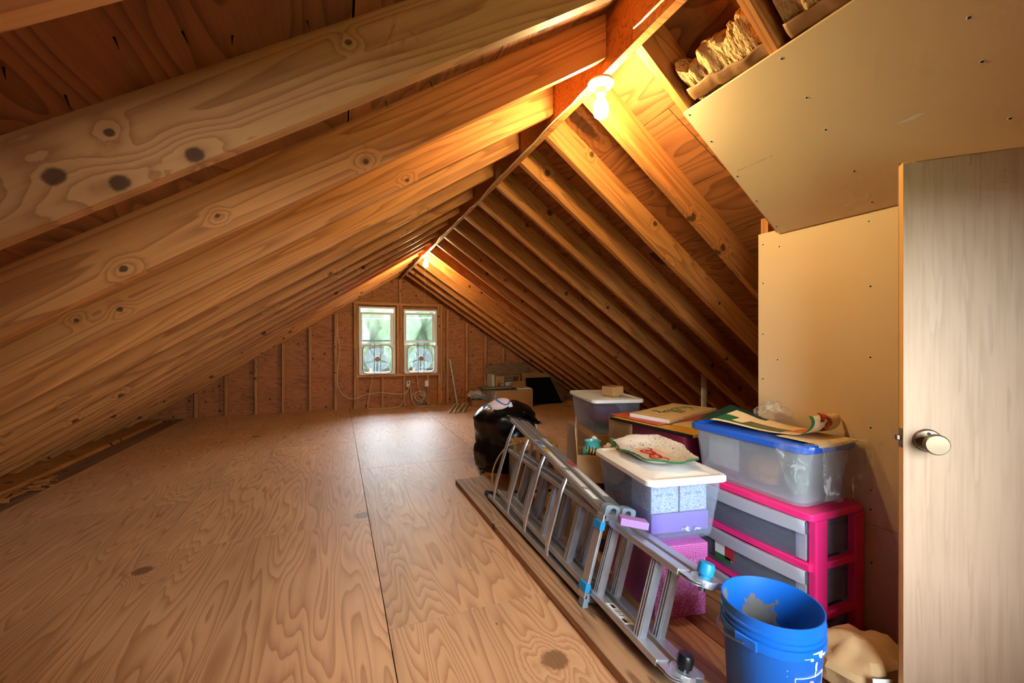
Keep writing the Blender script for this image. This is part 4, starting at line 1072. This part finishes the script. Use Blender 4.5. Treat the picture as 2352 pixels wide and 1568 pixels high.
# pink drawer unit
t = thing('drawer_unit', 'hot pink plastic unit with clear drawers under the blue-lidded bin', 'drawers', (1.735, 1.10, 0))
W_, D_ = .66, .312            # along Y, along X
H3 = [(.32, .488), (.12, .288), (.0, .088)]
mb = MB().prism([(x, y) for x, y, _ in rrect(D_ + .022, W_, .03, 0, 6, D_ / 2 - .011, W_ / 2)], .488, .52)
mb.build('top_plate', M['hotpink'], t, bevel=.006, smooth=40)
mb = MB().prism([(x, y) for x, y, _ in rrect(D_ - .09, W_ - .09, .02, 0, 5, D_ / 2, W_ / 2)], .5201, .5215); mb.build('top_pad', M['hotpink'], t)
for z0, z1 in ((.288, .32), (.088, .12)):
    MB().box(-.018, .05, .012, W_ - .012, z0, z1).build('front_rail', M['hotpink'], t, bevel=.006)
    for y in (0, W_ - .03): MB().box(.02, D_ - .01, y + .001, y + .03, z0, z1).build('side_rail', M['hotpink'], t, bevel=.006)
for x0, x1 in ((.002, .075), (D_ - .062, D_)):
    for y in (0, W_ - .034): MB().box(x0, x1, y, y + .034, 0, .49).build('post', M['hotpink'], t, bevel=.006)
for z0, z1 in H3:
    def front(u, v):
        b = .018 * math.sin(PI * u)
        return (-.004 - b, .036 + (W_ - .072) * u, z0 + .004 + (z1 - z0 - .012) * v)
    dr = MB().grid(front, 14, 2)
    dr.build('drawer', M['drawer'], t, smooth=60, solid=.003)
    dro = [o for o in t.children if o.name.startswith('drawer')][-1]
    def hnd(u, v):
        b = .018 * math.sin(PI * u)
        pr = [(-.006, z1 - .058), (-.020, z1 - .054), (-.022, z1 - .003), (-.004, z1 - .0005)]
        k = min(3, int(v * 3 + .001)); return (pr[k][0] - b, .03 + (W_ - .06) * u, pr[k][1])
    MB().grid(hnd, 16, 3).build('handle', M['handle'], dro, smooth=30, solid=.002)
    for y_ in (.034, W_ - .074): MB().box(-.008, -.004, y_, y_ + .04, z0 + .006, z1 - .06).build('front_frame', M['handle'], dro)
    mb = MB().box(.0, D_ - .02, .036, .038, z0 + .004, z1 - .01).box(.0, D_ - .02, W_ - .038, W_ - .036, z0 + .004, z1 - .01).box(D_ - .022, D_ - .02, .038, W_ - .038, z0 + .004, z1 - .01).box(.0, D_ - .02, .038, W_ - .038, z0 + .003, z0 + .006).box(.0, D_ - .02, .030, .036, z1 - .05, z1 - .038)
    mb.build('drawer_tub', M['drawer'], dro)
o = blob(.10, .2, .10, 5, .3, 2.4).build('dark_clothes', plain('dark_grey_clothes', (58, 54, 66), .9, var=.4, vs=10), M=TR(1.895, 1.43, .328), smooth=50); tag(o, 'dark clothes in the top clear drawer of the pink unit', 'clothes')
o = blob(.10, .2, .12, 6, .3, 2.4).build('dark_clothes', plain('brown_clothes', (74, 56, 50), .9, var=.4, vs=10), M=TR(1.895, 1.43, .128), smooth=50); tag(o, 'brownish clothes in the second clear drawer of the pink unit', 'clothes')
dro = [o for o in t.children if o.name.startswith('drawer')][1]
MB().box(-.0265, -.0255, .36, .46, .165, .235).build('paper_label', M['whitepaper'], dro); MB().box(-.0272, -.0262, .352, .402, .168, .238).build('red_label', M['stickerred'], dro); MB().box(-.0272, -.0263, .37, .46, .150, .178).build('green_label', M['green'], dro)

# blue-lidded bin on the drawer unit
BX, BY, BZ = 1.878, 1.425, .522
t = thing('storage_bin', 'milky bin with bright blue lid standing on the pink drawers', 'bin', (BX, BY, BZ), 0, 'clear storage bins')
bin_body(.32, .575, .245, .045, .86).build('body', M['milky'], t, smooth=35)
bin_lid(.345, .605, .262, .05, .034, .014).build('lid', M['bluelid'], t, smooth=35)
o = MB().box(0, .006, 0, .17, 0, .15).build('floral_card', M['floral2'], M=TR(BX - .128, BY + .04, BZ + .065)); tag(o, 'pale floral card inside the left end of the blue-lidded bin', 'card')
for k, (x, y, sx, sy, sz, rgb, lb) in enumerate(((.015, -.04, .075, .085, .14, (236, 150, 70), 'orange cloth in the middle of the blue-lidded bin'), (.015, .15, .075, .075, .12, (226, 90, 150), 'pink cloth in the left of the blue-lidded bin'), (.015, -.19, .07, .05, .12, (70, 110, 76), 'green cloth at the right of the blue-lidded bin'))):
    o = blob(sx, sy, sz, 20 + k, .12, 1.8).build('bin_cloth', plain(f'bin_cloth_{k}', rgb, .9, var=.2, vs=10), M=TR(BX + x - .045, BY + y, BZ + .02), smooth=50); tag(o, lb, 'cloth')
LZ_ = BZ + .262
# poster with a curled end
def pf(u, v):
    # u runs towards the camera-right end, v across
    y = 1.70 - .60 * min(u, .86) / .86 * .92
    x = 1.75 + .225 * v
    z = LZ_ + .014 + .022 * (1 - u) ** 2 * v + .07 * max(0, .28 - u) * v * 2.0 + .006 * math.sin(u * 9)
    if u > .70:
        w = (u - .70) / .30; ang = w * 2.6; R_ = .044
        y = 1.70 - .60 * .70 / .86 * .92 - R_ * math.sin(ang) * 1.2 - .02 * w; z += R_ * (1 - math.cos(ang))
    return (x + .10 * u * (1 - .35 * v), y, z)
def pm(u, v):
    if u < .10 or (u < .34 and v > .86): return 1
    if u > .76: return 2 if v < .13 else 0
    if u > .60: return 4 if v > .25 else 0
    if v < .12: return 0
    if .10 <= u < .22: return 2 if v < .5 else 0
    if .30 < u < .60 and .2 < v < .52: return 3
    if .22 < u < .60 and v < .2: return 2
    return 0
t = MB().grid(pf, 60, 18, mf=pm).build('curled_poster', [M['paper'], M['dkgreen'], M['green'], M['olive'], M['orange']], smooth=60, solid=.0012)
tag(t, 'printed baseball poster with curled red-lettered end, on the blue bin lid', 'poster')
def letter(ch, size, u0, v0, parent, rot=0):
    for k in (0, 1):
        cu = bpy.data.curves.new('letter', 'FONT'); cu.body = ch; cu.size = size; cu.align_x = 'CENTER'; cu.align_y = 'CENTER'; cu.offset = size * (.11 if k == 0 else .05)
        ob_ = bpy.data.objects.new('letter', cu); COL.objects.link(ob_)
        me = bpy.data.meshes.new_from_object(ob_); bpy.data.objects.remove(ob_)
        bm = bmesh.new(); bm.from_mesh(me)
        bmesh.ops.triangulate(bm, faces=bm.faces); bmesh.ops.subdivide_edges(bm, edges=bm.edges, cuts=3, use_grid_fill=True)
        for q in bm.verts:
            lx, ly = q.co.x * 1.5, q.co.y
            lx, ly = lx * math.cos(rot) - ly * math.sin(rot), lx * math.sin(rot) + ly * math.cos(rot)
            u, v = u0 + ly * 2.62, v0 + lx / .225
            p = Vector(pf(u, v)); a = Vector(pf(u + .002, v)) - p; b = Vector(pf(u, v + .01)) - p
            nn = b.cross(a).normalized(); nn = nn if nn.y < 0 or nn.z > .9 else -nn
            q.co = p + nn * (.0016 + .0007 * k)
        bm.to_mesh(me); bm.free()
        me.materials.clear(); me.materials.append(M['ink' if k == 0 else 'red'])
        o = bpy.data.objects.new('letter', me); COL.objects.link(o); o.parent = parent
letter('S', .058, .835, .60, t, .06)
letter('A', .058, .975, .47, t, .06)
# paper sheet hanging over the bin edge, clear bag
def sh(u, v):
    y = 1.40 - .33 * u; e = max(0, v - .62)
    return (1.86 - .10 * v + .12 * u - (.0 if v < .62 else .0), y - .0, LZ_ + .003 - e * e * .25 - .05 * max(0, u - .85) * 2 * v)
def sh2(u, v):
    x = 1.78 + .25 * u; y = 1.30 - .20 * v
    over = max(0, 1.118 - y)
    return (x, max(y, 1.118 - over * .1), LZ_ + .0035 - over * .75 * (1 + .3 * math.sin(u * 5)))
o = MB().grid(sh2, 16, 16).build('cream_sheet', M['paper'], smooth=60, solid=.001); tag(o, 'plain cream sheet drooping over the near end of the blue bin lid', 'paper')
t = thing('plastic_bag', 'clear crinkled plastic bag draped over the right end of the blue-lidded bin', 'bag', (1.92, 1.2, LZ_))
IB = Matrix.Translation((-1.92, -1.2, -LZ_))
def drape(u, v):
    y = 1.165 - .145 * v
    x = 1.73 + .31 * u
    over = max(0, 1.100 - y); yy = max(y, 1.100 - over * .2)
    z = LZ_ + .006 - over * 2.6
    q = noise.noise(Vector((u * 6, v * 7, 2))) * .014
    return IB @ Vector((x + q + .012 * math.sin(v * 3), yy - abs(q) * 1.3 - .016 - .012 * math.sin(PI * u) * v, max(z + q * .6, .527 + .02 * abs(math.sin(u * 7)))))
MB().grid(drape, 30, 30).build('draped_sheet', M['film'], t, smooth=70)
def tail(u, v):
    x = 1.69 - .01 * v + .055 * (u - .5) * (1.3 - v); y = 1.21 - .12 * u * (1 - .6 * v) - .06 * v
    z = LZ_ + .004 - .19 * v + .0 * u
    q = noise.noise(Vector((u * 5, v * 6, 9))) * .016
    return IB @ Vector((x - .012 + q * .6, y + q, z))
MB().grid(tail, 14, 24).build('twisted_tail', M['film'], t, smooth=70)
def crump(u, v):
    a = u * 2 * PI; th = v * PI * .5
    r = .085 * math.cos(th) ** .8 * (1 + .45 * noise.noise(Vector((math.cos(a) * 2.2, math.sin(a) * 2.2, v * 3 + 4))))
    return IB @ Vector((1.985 + r * math.cos(a) * .6, 1.46 + r * math.sin(a) * 1.1, LZ_ + .046 + .07 * math.sin(th) * (1 + .3 * noise.noise(Vector((a * 1.3, v * 4, 1))))))
MB().grid(crump, 36, 14).build('crumpled_heap', M['film'], t, smooth=70)

# blue bucket
t = thing('bucket', 'blue plastic bucket with cement stains inside and white paint drips', 'bucket', (1.273, .945, 0))
Hb = .380
prof = [(.118, 0), (.121, .006), (.1365, .285), (.1375, .287), (.1445, .289), (.1445, .315), (.1385, .317), (.1385, .322), (.1435, .324), (.1435, .332), (.139, .334), (.139, .341), (.1445, .343), (.1445, .350), (.1415, .352), (.142, Hb - .004), (.1425, Hb), (.139, Hb)]
mb = MB().lathe(prof, 64, 0, cap1=False)
pin = [(.139, Hb), (.1375, Hb - .01), (.134, .285), (.1165, .01), (.001, .008)]
mb.lathe(pin, 64, 1, cap0=False)
mb.build('pail', [M['bluebucket'], M['bucketin']], t, smooth=30)
def onb(ang, z, off=.0012):
    r = .118 + (.1365 - .118) * min(z, .285) / .285 + (0 if z < .287 else .008) + off
    return Vector((r * math.cos(ang), r * math.sin(ang), z))
EA = math.radians(190)
for k, a in enumerate((EA, EA + PI)):
    MB().box(-.034, .034, -.004, .006, .287, .318).build('handle_ear', M['bluebucket'], t, M=Matrix.Rotation(a - PI / 2, 4, 'Z') @ Matrix.Translation((0, .1435, 0)), bevel=.004)
pts = []
for k in range(33):
    th = PI * k / 32 ; R_ = .156
    p = Vector((R_ * math.cos(th), R_ * math.sin(th), 0))
    p = Matrix.Rotation(math.radians(-14), 4, 'X') @ p
    p = Matrix.Rotation(EA, 4, 'Z') @ p if False else Matrix.Rotation(EA + PI, 4, 'Z') @ Vector((-p.x, -p.y, p.z)) if False else Matrix.Rotation(EA, 4, 'Z') @ Vector((p.x, -p.y, p.z))
    pts.append(p + Vector((0, 0, .302)))
MB().tube(pts, .0026, 6).build('wire_bail', M['steel'], t, smooth=60)
# white printed outline and emblem
a0, a1 = math.radians(243), math.radians(291)
mb = MB()
def strip(p, q, w=.0022, n=10):
    for i in range(n):
        u, v_ = i / n, (i + 1) / n
        A = onb(p[0] + (q[0] - p[0]) * u, p[1] + (q[1] - p[1]) * u); B = onb(p[0] + (q[0] - p[0]) * v_, p[1] + (q[1] - p[1]) * v_)
        mb.beam(A, B, A.normalized(), .0006, w)
strip((a0, .235), (a1, .235)); strip((a0, .235), (a0, .07)); strip((a0, .07), (a1, .07)); strip((a1, .235), (a1, .07))
mb.build('printed_outline', M['whitesplat'], t)
mb = MB(); ac = math.radians(265)
for i in range(12):
    pass
P = [onb(ac + .001 + .10 * math.cos(q) , .205 + .02 * math.sin(q), .001) for q in [2 * PI * k / 20 for k in range(20)]]
mb.add(P, [tuple(range(20))]); o = mb.build('emblem_disc', plain('mauve_print', (176, 150, 214), .5), t)
mb = MB()
P = [onb(ac + x_, z_, .0014) for x_, z_ in ((.0, .21), (.12, .16), (.15, .09), (-.15, .09), (-.12, .15))]; mb.add(P, [tuple(range(5))]); mb.build('emblem_panel', plain('crimson_print', (150, 40, 90), .5), t)
mb = MB()
for p, q in (((ac - .06, .10), (ac, .19)), ((ac, .19), (ac + .06, .10)), ((ac - .035, .13), (ac + .035, .13))):
    strip(p, q, .006, 4)
for f_ in range(len(mb.v)): mb.v[f_] = tuple(Vector(mb.v[f_]) * 1.012)
mb.build('emblem_letter', M['whitesplat'], t)
# paint drips
mb = MB(); rnd = random.Random(12)
def splat(a, z, ra_, rz_, off=.001):
    P = [onb(a + ra_ * math.cos(q) * (1 + .3 * math.sin(3 * q + a * 9)), z + rz_ * math.sin(q) * (1 + .25 * math.cos(2 * q)), off) for q in [2 * PI * k / 14 for k in range(14)]]
    mb.add(P, [tuple(range(14))])
sa = math.radians(274)
splat(sa, .303, .06, .013, .0016); splat(sa - .07, .311, .13, .0035, .0018); splat(sa - .24, .295, .035, .0055, .0016); splat(sa - .33, .298, .09, .0011, .0016)
splat(sa - .03, .262, .035, .018); splat(sa - .05, .24, .02, .012); splat(sa + .1, .30, .05, .005, .0016)
for k in range(12): splat(rnd.uniform(4.0, 5.4), rnd.uniform(.1, .27), rnd.uniform(.004, .016), rnd.uniform(.0008, .002))
mb.build('paint_drips', M['whitesplat'], t)

# tan cloth sack behind the door edge
t = thing('cloth_sack', 'slumped tan canvas sack on the floor between bucket and door', 'sack', (1.70, .925, 0))
mb = MB(); L = []; N = 40
for j in range(17):
    u = j / 16; th = PI * u
    ring = []
    for k in range(N):
        a = 2 * PI * k / N
        p = Vector((math.cos(a) * math.sin(th), math.sin(a) * math.sin(th), -math.cos(th)))
        q = 1 + .30 * noise.cell(p * 2.3 + Vector((3, 1, 2))) * 0 + .26 * noise.noise(p * 2.2 + Vector((5, 0, 2))) + .10 * abs(noise.noise(p * 5))
        ring.append((.15 * p.x * q, .125 * p.y * q, max(0, .074 + .09 * p.z * q)))
    L.append(ring)
mb.loops(L); mb.build('bag', M['bagcloth'], t, smooth=28)
MB().grid(lambda u, v: (-.155 + .085 * u + .02 * v, -.105 - .012 * u - .02 * (1 - v), .03 + .105 * v - .02 * u), 4, 6).build('white_label', M['whitepaper'], t, solid=.002)

# ------------------------------------------------------------------ mid-distance: refuse bag and heater
t = thing('refuse_bag', 'bulging shiny black refuse bag standing behind the far end of the ladder', 'bag', (1.50, 3.84, 0))
L = []; N = 48
for j in range(26):
    u = j / 25
    r = [.25, .285, .295, .30, .30, .30, .30, .30, .295, .285, .24, .12][min(11, int(u * 11))] * (1 - (u * 11) % 1) + [.25, .285, .295, .30, .30, .30, .30, .30, .295, .285, .24, .12, .1][min(12, int(u * 11) + 1)] * ((u * 11) % 1)
    z = .615 * u
    ring = []
    for k in range(N):
        a = 2 * PI * k / N
        p = Vector((math.cos(a), math.sin(a), z * 3.2))
        q = 1 + .16 * noise.noise(p * 1.6) + .07 * noise.noise(p * 4.5 + Vector((3, 0, 0))) + .03 * noise.noise(p * 11)
        ring.append((r * math.cos(a) * q, r * .95 * math.sin(a) * q, max(0, z + .035 * noise.noise(p * 2.2 + Vector((0, 8, 0))) * (u > .05))))
    L.append(ring)
MB().loops(L).build('film', M['blackfilm'], t, smooth=55)
MB().grid(lambda u, v: (.05 + .22 * u, -.30 + .10 * u + .05 * math.sin(v * 6), .555 - .13 * u + .03 * (v - .5) + .02 * noise.noise(Vector((u * 8, v * 8, 1)))), 14, 4).build('gathered_edge', M['blackfilm'], t, smooth=60, solid=.004)
MB().tube([(-.27, -.16, .015), (-.31, -.18, .03), (-.32, -.2, .01), (-.30, -.19, .05)], .006, 5).build('tie', M['black'], t)
mb = MB(); cr = []
for k in range(16):
    a = -1.0 + 2.3 * k / 15; cr.append((a, .034 * math.sin(PI * k / 15) + .003))
mb.loops([[Vector((.165 + .085 * math.cos(a), -.228 + .05 * math.cos(a), .40 + .075 * math.sin(a))), Vector((.165 + (.085 - w) * math.cos(a), -.231 + .05 * math.cos(a), .40 + (.075 - w) * math.sin(a))), Vector((.167 + (.085 - w) * math.cos(a), -.223 + .05 * math.cos(a), .40 + (.075 - w) * math.sin(a)))] for a, w in cr])
mb.build('white_patch', M['white'], t)
t = thing('pink_mask', 'pale pink oval pad with a blue ribbon on top of the black refuse bag', 'mask', M=TR(1.375, 3.66, .63, -.38) @ Matrix.Rotation(math.radians(58), 4, 'X') @ Matrix.Rotation(.25, 4, 'Z'))
MB().lathe([(.001, -.01), (.085, -.008), (.092, 0), (.085, .008), (.05, .018), (.001, .022)], 32, M=Matrix.Diagonal((1.05, .62, 1, 1))).build('pad', M['mask'], t, smooth=60)
mb = MB(); mb.tube([(-.03, .055, .02), (-.02, .03, .028), (.01, -.01, .03), (.045, -.035, .03), (.075, -.03, .026), (.09, -.005, .022)], .006, 6, flat=.4); mb.build('ribbon', M['bluecord'], t, smooth=60)
MB().box(.07, .105, -.055, -.01, .0, .004).build('tag', M['whitepaper'], t)
MB().tube([(-.16, .0, .01), (-.12, .02, .02), (-.085, -.03, .02), (-.13, -.045, .02), (-.17, -.02, .01), (-.13, .01, .02), (-.08, -.05, .02)], .006, 6, flat=.5).build('ribbon_bow', M['bluecord'], t, smooth=60)
t = thing('space_heater', 'old tan and grey space heater with black vent slots behind the ladder', 'heater', (1.29, 3.12, 0), math.radians(-14))
MB().box(0, .36, 0, .26, .012, .385).build('cabinet', M['tan'], t, bevel=.012)
MB().box(-.006, 0, .01, .25, .02, .37).build('grey_side_panel', M['heaterblue'], t, bevel=.003)
mb = MB()
MB().box(.06, .33, -.003, .0, .05, .34).build('grille_plate', M['kraft2'], t)
for k in range(17): MB().box(.075, .175, -.006, -.003, .065 + .016 * k, .073 + .016 * k).build('vent_slot', M['black'], t)
for k in range(17): MB().box(.21, .315, -.006, -.003, .065 + .016 * k, .073 + .016 * k).build('vent_slot', M['black'], t)
MB().box(.02, .34, -.001, .26, 0, .012).build('base', M['black'], t)
MB().lathe([(.016, 0), (.013, .015), (.001, .016)], 16, M=Matrix.Translation((.06, .07, .385))).build('dial', M['outlet'], t)
curve([(1.33, 3.10, .40), (1.24, 3.10, .39), (1.17, 3.14, .30), (1.145, 3.22, .15), (1.15, 3.2, .03), (1.2, 3.12, .008), (1.27, 3.06, .008)], .006, 'heater_cord', 'whitecord', 'beige power cord curling down beside the heater')

# ------------------------------------------------------------------ far right corner pile
def baluster(L_=.87):
    mb = MB(); pr = [(.019, 0), (.019, .2), (.014, .22), (.019, .24), (.021, .26), (.013, .29), (.016, .36), (.019, .45), (.016, .54), (.013, .60), (.021, .63), (.019, .65), (.014, .67), (.019, .69), (.019, .87)]
    return mb.lathe(pr, 12)
def lay(p, d, roll=0):
    d = Vector(d).normalized(); x = Vector((0, 0, 1)) - d * d.z; x.normalize(); return frame(p, x, d.cross(x), d)
bl = [((1.735, 7.03, .021), (.36, .93, 0), 'white baluster nearest the windows in the row on the floor'), ((1.80, 6.98, .021), (.33, .94, 0), 'second white baluster in the row on the floor by the window wall'), ((1.885, 7.02, .021), (.38, .92, 0), 'third white baluster in the row on the floor by the window wall'), ((1.955, 6.97, .021), (.36, .91, 0), 'last white baluster in the floor row, nearest the sack')]
first = None
for p, d, lb in bl:
    if first is None: o = first = baluster().build('baluster', M['wornwhite'], smooth=45)
    else: o = first.copy(); COL.objects.link(o)
    o.matrix_world = lay(p, d); tag(o, lb, 'baluster', 'worn white balusters')
o = first.copy(); COL.objects.link(o); o.matrix_world = lay((2.12, 7.98, .006), (-.13, .085, .87)); tag(o, 'white baluster leaning upright against the gable studs', 'baluster', 'worn white balusters')

t = thing('cardboard_box', 'large cardboard box with open flaps in the far right corner, framed picture on top', 'box', (2.62, 7.16, 0), math.radians(-3))
MB().box(.0, .70, 0, .42, 0, .33).build('carton', M['kraft'], t, bevel=.003)
MB().box(-.003, 0, .01, .41, .01, .32).build('white_side', M['whitepaper'], t)  # white sheet stands in for light falling on the carton's left side
MB().add([(.35, .2, .36), (.60, .15, .36), (.64, .3, .455), (.42, .35, .44), (.35, .2, .364), (.60, .15, .364), (.64, .3, .459), (.42, .35, .444)], [(3, 2, 1, 0), (4, 5, 6, 7), (0, 1, 5, 4), (1, 2, 6, 5), (2, 3, 7, 6), (3, 0, 4, 7)]).build('flap', M['kraft2'], t)
MB().box(.40, .68, .02, .30, .331, .345).build('white_packing', M['whitepaper'], t)
t = thing('picture_frame', 'thin black framed picture lying flat across the large cardboard box', 'picture', (2.38, 7.16, .338), math.radians(-4))
mb = MB()
for a in ((0, .62, 0, .02), (0, .62, .38, .40), (0, .02, .02, .38), (.60, .62, .02, .38)): mb.box(a[0], a[1], a[2], a[3], 0, .016)
mb.build('frame', M['black'], t); MB().box(.02, .60, .02, .38, .004, .010).build('picture', mosaic('grey_print', (176, 176, 172), [(90, 96, 104), (130, 120, 110)], 9), t); MB().box(.40, .41, .38, .39, .016, .05).build('hanger', M['black'], t)
t = thing('wood_crate_box', 'pale carton lying open-fronted on the stack beside the gable wall', 'box', (2.80, 7.68, .30))
for a in ((0, .5, 0, .32, 0, .008), (0, .5, 0, .32, .222, .23), (0, .008, 0, .32, .008, .222), (.492, .5, 0, .32, .008, .222), (.008, .492, .31, .32, .008, .222), (.008, .17, 0, .008, .008, .222)): MB().box(*a).build('panel', M['kraft'], t)
mb = MB().tube([(.035, -.002, .05), (.06, -.002, .15), (.085, -.002, .05)], .004, 5).tube([(.045, -.002, .09), (.14, -.002, .10)], .004, 5).tube([(.05, -.002, .03), (.03, -.002, .06), (.06, -.002, .08)], .004, 5)
mb.build('black_scrawl', M['ink'], t)
for k, (z, lb) in enumerate(((.311, 'flat pale book at the bottom inside the open carton'), (.346, 'middle pale book inside the open carton'), (.381, 'top pale book inside the open carton'))):
    o = MB().box(0, .22 + .02 * k, 0, .2, 0, .03).build('book', M['wornwhite'], M=TR(3.0, 7.72, z), bevel=.002); tag(o, lb, 'book', 'books in the open carton')
o = MB().box(.0, .5, 0, .34, 0, .297).build('cardboard_box', M['kraft2'], M=TR(2.80, 7.67), bevel=.003); tag(o, 'closed carton under the pale open-fronted carton', 'box')
o = MB().box(0, .05, 0, .3, 0, .56).build('white_panel_box', M['wornwhite'], M=TR(2.735, 7.72)); tag(o, 'narrow whitish panel standing left of the carton stack', 'panel')
o = MB().box(-.45, .45, -.012, .012, 0, .33).build('grey_plank_panel', M['grey_board'], M=TR(3.18, 8.06, .43) @ Matrix.Rotation(math.radians(-6), 4, 'X'), bevel=.002); tag(o, 'grey weathered board panel leaning on the gable studs above the cartons', 'board')
o = MB().box(.0, .9, 0, .30, 0, .425).build('wooden_chest', M['grey_board'], M=TR(3.32, 7.86), bevel=.003); tag(o, 'low grey wooden trunk behind the leaning cardboard', 'trunk')
Lc = Matrix.Translation((3.36, 7.56, 0)) @ Matrix.Rotation(math.radians(-24), 4, 'X')
o = MB().prism([(0, 0), (.86, 0), (.60, .60), (.02, .62)], 0, .02, 0, Lc @ Matrix.Rotation(PI / 2, 4, 'X')).build('cardboard_sheet', M['kraft2']); tag(o, 'flattened cardboard carton leaning behind the black panel', 'cardboard')
Lb = Matrix.Translation((3.345, 7.36, 0)) @ Matrix.Rotation(math.radians(-27), 4, 'X')
o = MB().prism([(0, 0), (.70, 0), (.56, .54), (.04, .54)], 0, .03, 0, Lb @ Matrix.Rotation(PI / 2, 4, 'X')).build('wrapped_canvas', M['blackfilm'], bevel=.004); tag(o, 'glossy black wrapped panel leaning in the far right corner', 'panel')
t = thing('feed_sack', 'grey and white paper sack slumped on a carton left of the picture frame', 'sack', (2.40, 7.60, .13))
blob(.17, .13, .16, 8, .35).build('sack', plain('paper_sack', (190, 176, 156), .8, var=.2, vs=14), t, smooth=45)
MB().grid(lambda u, v: (-.17 + .34 * u, -.15 + .02 * math.sin(u * 9), .02 + .06 * v + .03 * math.sin(u * 5)), 12, 3).build('dark_band', M['greyplastic'], t, solid=.003)
o = MB().box(-.15, .15, -.11, .12, 0, .128).build('cardboard_box', M['kraft2'], M=TR(2.43, 7.62), bevel=.003); tag(o, 'small carton under the paper sack by the gable wall', 'box')
o = MB().box(0, .5, 0, .09, 0, .04).build('lumber_offcut', M['framing'], M=TR(4.02, 7.0, 0, .1)); tag(o, 'yellow lumber offcut on the floor right of the black panel', 'lumber')
o = MB().box(0, .4, 0, .09, 0, .04).build('lumber_offcut', M['framing'], M=TR(4.05, 7.02, .041, .02)); tag(o, 'upper yellow lumber offcut right of the black panel', 'lumber')
o = MB().lathe([(.031, 0), (.031, .86)], 20).build('vent_pipe', M['wornwhite'], M=TR(3.80, 3.62), smooth=40); tag(o, 'white plastic pipe rising under the right rafters behind the pine sign', 'pipe')

# ------------------------------------------------------------------ outside
o = MB().box(-60, 60, 8.6, 90, -3.3, -3.0).box(-60, 60, -60, -2, -3.3, -3.0).build('lawn', M['grass']); o['kind'] = 'structure'; o['label'] = 'lawn outside below the windows'; o['category'] = 'ground'
o = MB().box(-60, 60, 40, 44, -2.99, -2.95).build('road', M['road']); struct(o, 'road beyond the lawn', 'road')
rnd = random.Random(21)
k = 0
for row, (y0, off) in enumerate(((46, 0), (53, 2.6))):
    for q in range(9):
        x = -14 + 5.0 * q + off; h = rnd.uniform(9, 11.5) + 1.2 * row
        t = thing('tree', f'leafy green tree in the {"front" if row == 0 else "back"} row beyond the lawn outside', 'tree', (x, y0, -3.0), 0, 'trees outside the windows')
        MB().tube([(0, 0, 0), (.05, 0, h * .4)], [.22, .12], 8).build('trunk', M['plank'], t)
        mb = MB(); L = []
        for j in range(37):
            th = PI * j / 36; ring = []
            for i in range(56):
                a = 2 * PI * i / 56; p = Vector((math.cos(a) * math.sin(th), math.sin(a) * math.sin(th), -math.cos(th)))
                d = .80 + .30 * noise.noise(p * 2.2 + Vector((k * 7, 0, 0))) + .12 * noise.noise(p * 7 + Vector((0, k, 0))) + .06 * noise.noise(p * 17)
                ring.append((2.45 * p.x * d, 2.4 * p.y * d, h * .54 + h * .47 * p.z * (.85 + .15 * d)))
            L.append(ring)
        mb.loops(L).build('crown', M['leaf' if k % 3 else 'leaf2'], t, smooth=60); k += 1
o = MB().grid(lambda u, v: (-40 + 110 * u, 62 + 2.5 * noise.noise(Vector((u * 60, v * 9, 0))) - 3 * v, -3 + (11.5 + 2.2 * noise.noise(Vector((u * 30, 0, 5)))) * v), 160, 22).build('background_trees', M['leaf2'], smooth=40, solid=.3); o['kind'] = 'stuff'; tag(o, 'hazy green woodland far behind the trees outside', 'woodland')
for k, z in enumerate((3.4, 2.7)):
    o = MB().tube([(-30, 30, z - .8), (-10, 30, z - .4), (10, 30, z + .3), (40, 30, z + 1.6)], .025, 5).build('outside_utility_wire', M['white']); tag(o, ['upper', 'lower'][k] + ' utility wire crossing outside the windows', 'wire')

# ------------------------------------------------------------------ light and camera
w = bpy.data.worlds.new('sky'); scn.world = w; w.use_nodes = True
nt = w.node_tree; nt.nodes.clear()
bg = nt.nodes.new('ShaderNodeBackground'); out = nt.nodes.new('ShaderNodeOutputWorld')
bg.inputs[0].default_value = SKYC; bg.inputs[1].default_value = SKY
nt.links.new(bg.outputs[0], out.inputs[0])
def portal(x0, x1, z0, z1, y, face):
    ld = bpy.data.lights.new('window_portal', 'AREA'); ld.shape = 'RECTANGLE'; ld.size = x1 - x0; ld.size_y = z1 - z0; ld.cycles.is_portal = True
    o = bpy.data.objects.new('window_portal', ld); COL.objects.link(o); o.location = ((x0 + x1) / 2, y, (z0 + z1) / 2); o.rotation_euler = (-PI / 2 if face < 0 else PI / 2, 0, 0)
portal(.35, .98, .63, 1.83, 8.26, -1); portal(1.14, 1.76, .63, 1.8, 8.26, -1); portal(.235, .605, 1.465, 1.785, YB - .07, 1); portal(.7, 1.32, .44, 1.58, YB - .07, 1)
cd = bpy.data.cameras.new('camera'); cam = bpy.data.objects.new('camera', cd); COL.objects.link(cam); scn.camera = cam
cd.sensor_width = 36; cd.lens = 981 / 2352 * 36; cd.clip_start = .02; cd.clip_end = 300
cam.location = (0, 0, 1.2); cam.rotation_euler = (PI / 2, 0, -math.atan(400 / 981))
cd.shift_y = 0.0
vs = scn.view_settings; vs.view_transform = 'Standard'; vs.look = 'None'; vs.gamma = 1; vs.use_curve_mapping = False; vs.exposure = EXPO
cy = scn.cycles
cy.use_denoising = True; cy.use_adaptive_sampling = True; cy.adaptive_threshold = .1; cy.adaptive_min_samples = 14; cy.max_bounces = 5; cy.diffuse_bounces = 3; cy.glossy_bounces = 2; cy.transmission_bounces = 2; cy.transparent_max_bounces = 10; cy.sample_clamp_indirect = 6; cy.caustics_reflective = False; cy.caustics_refractive = False; cy.blur_glossy = 1.0
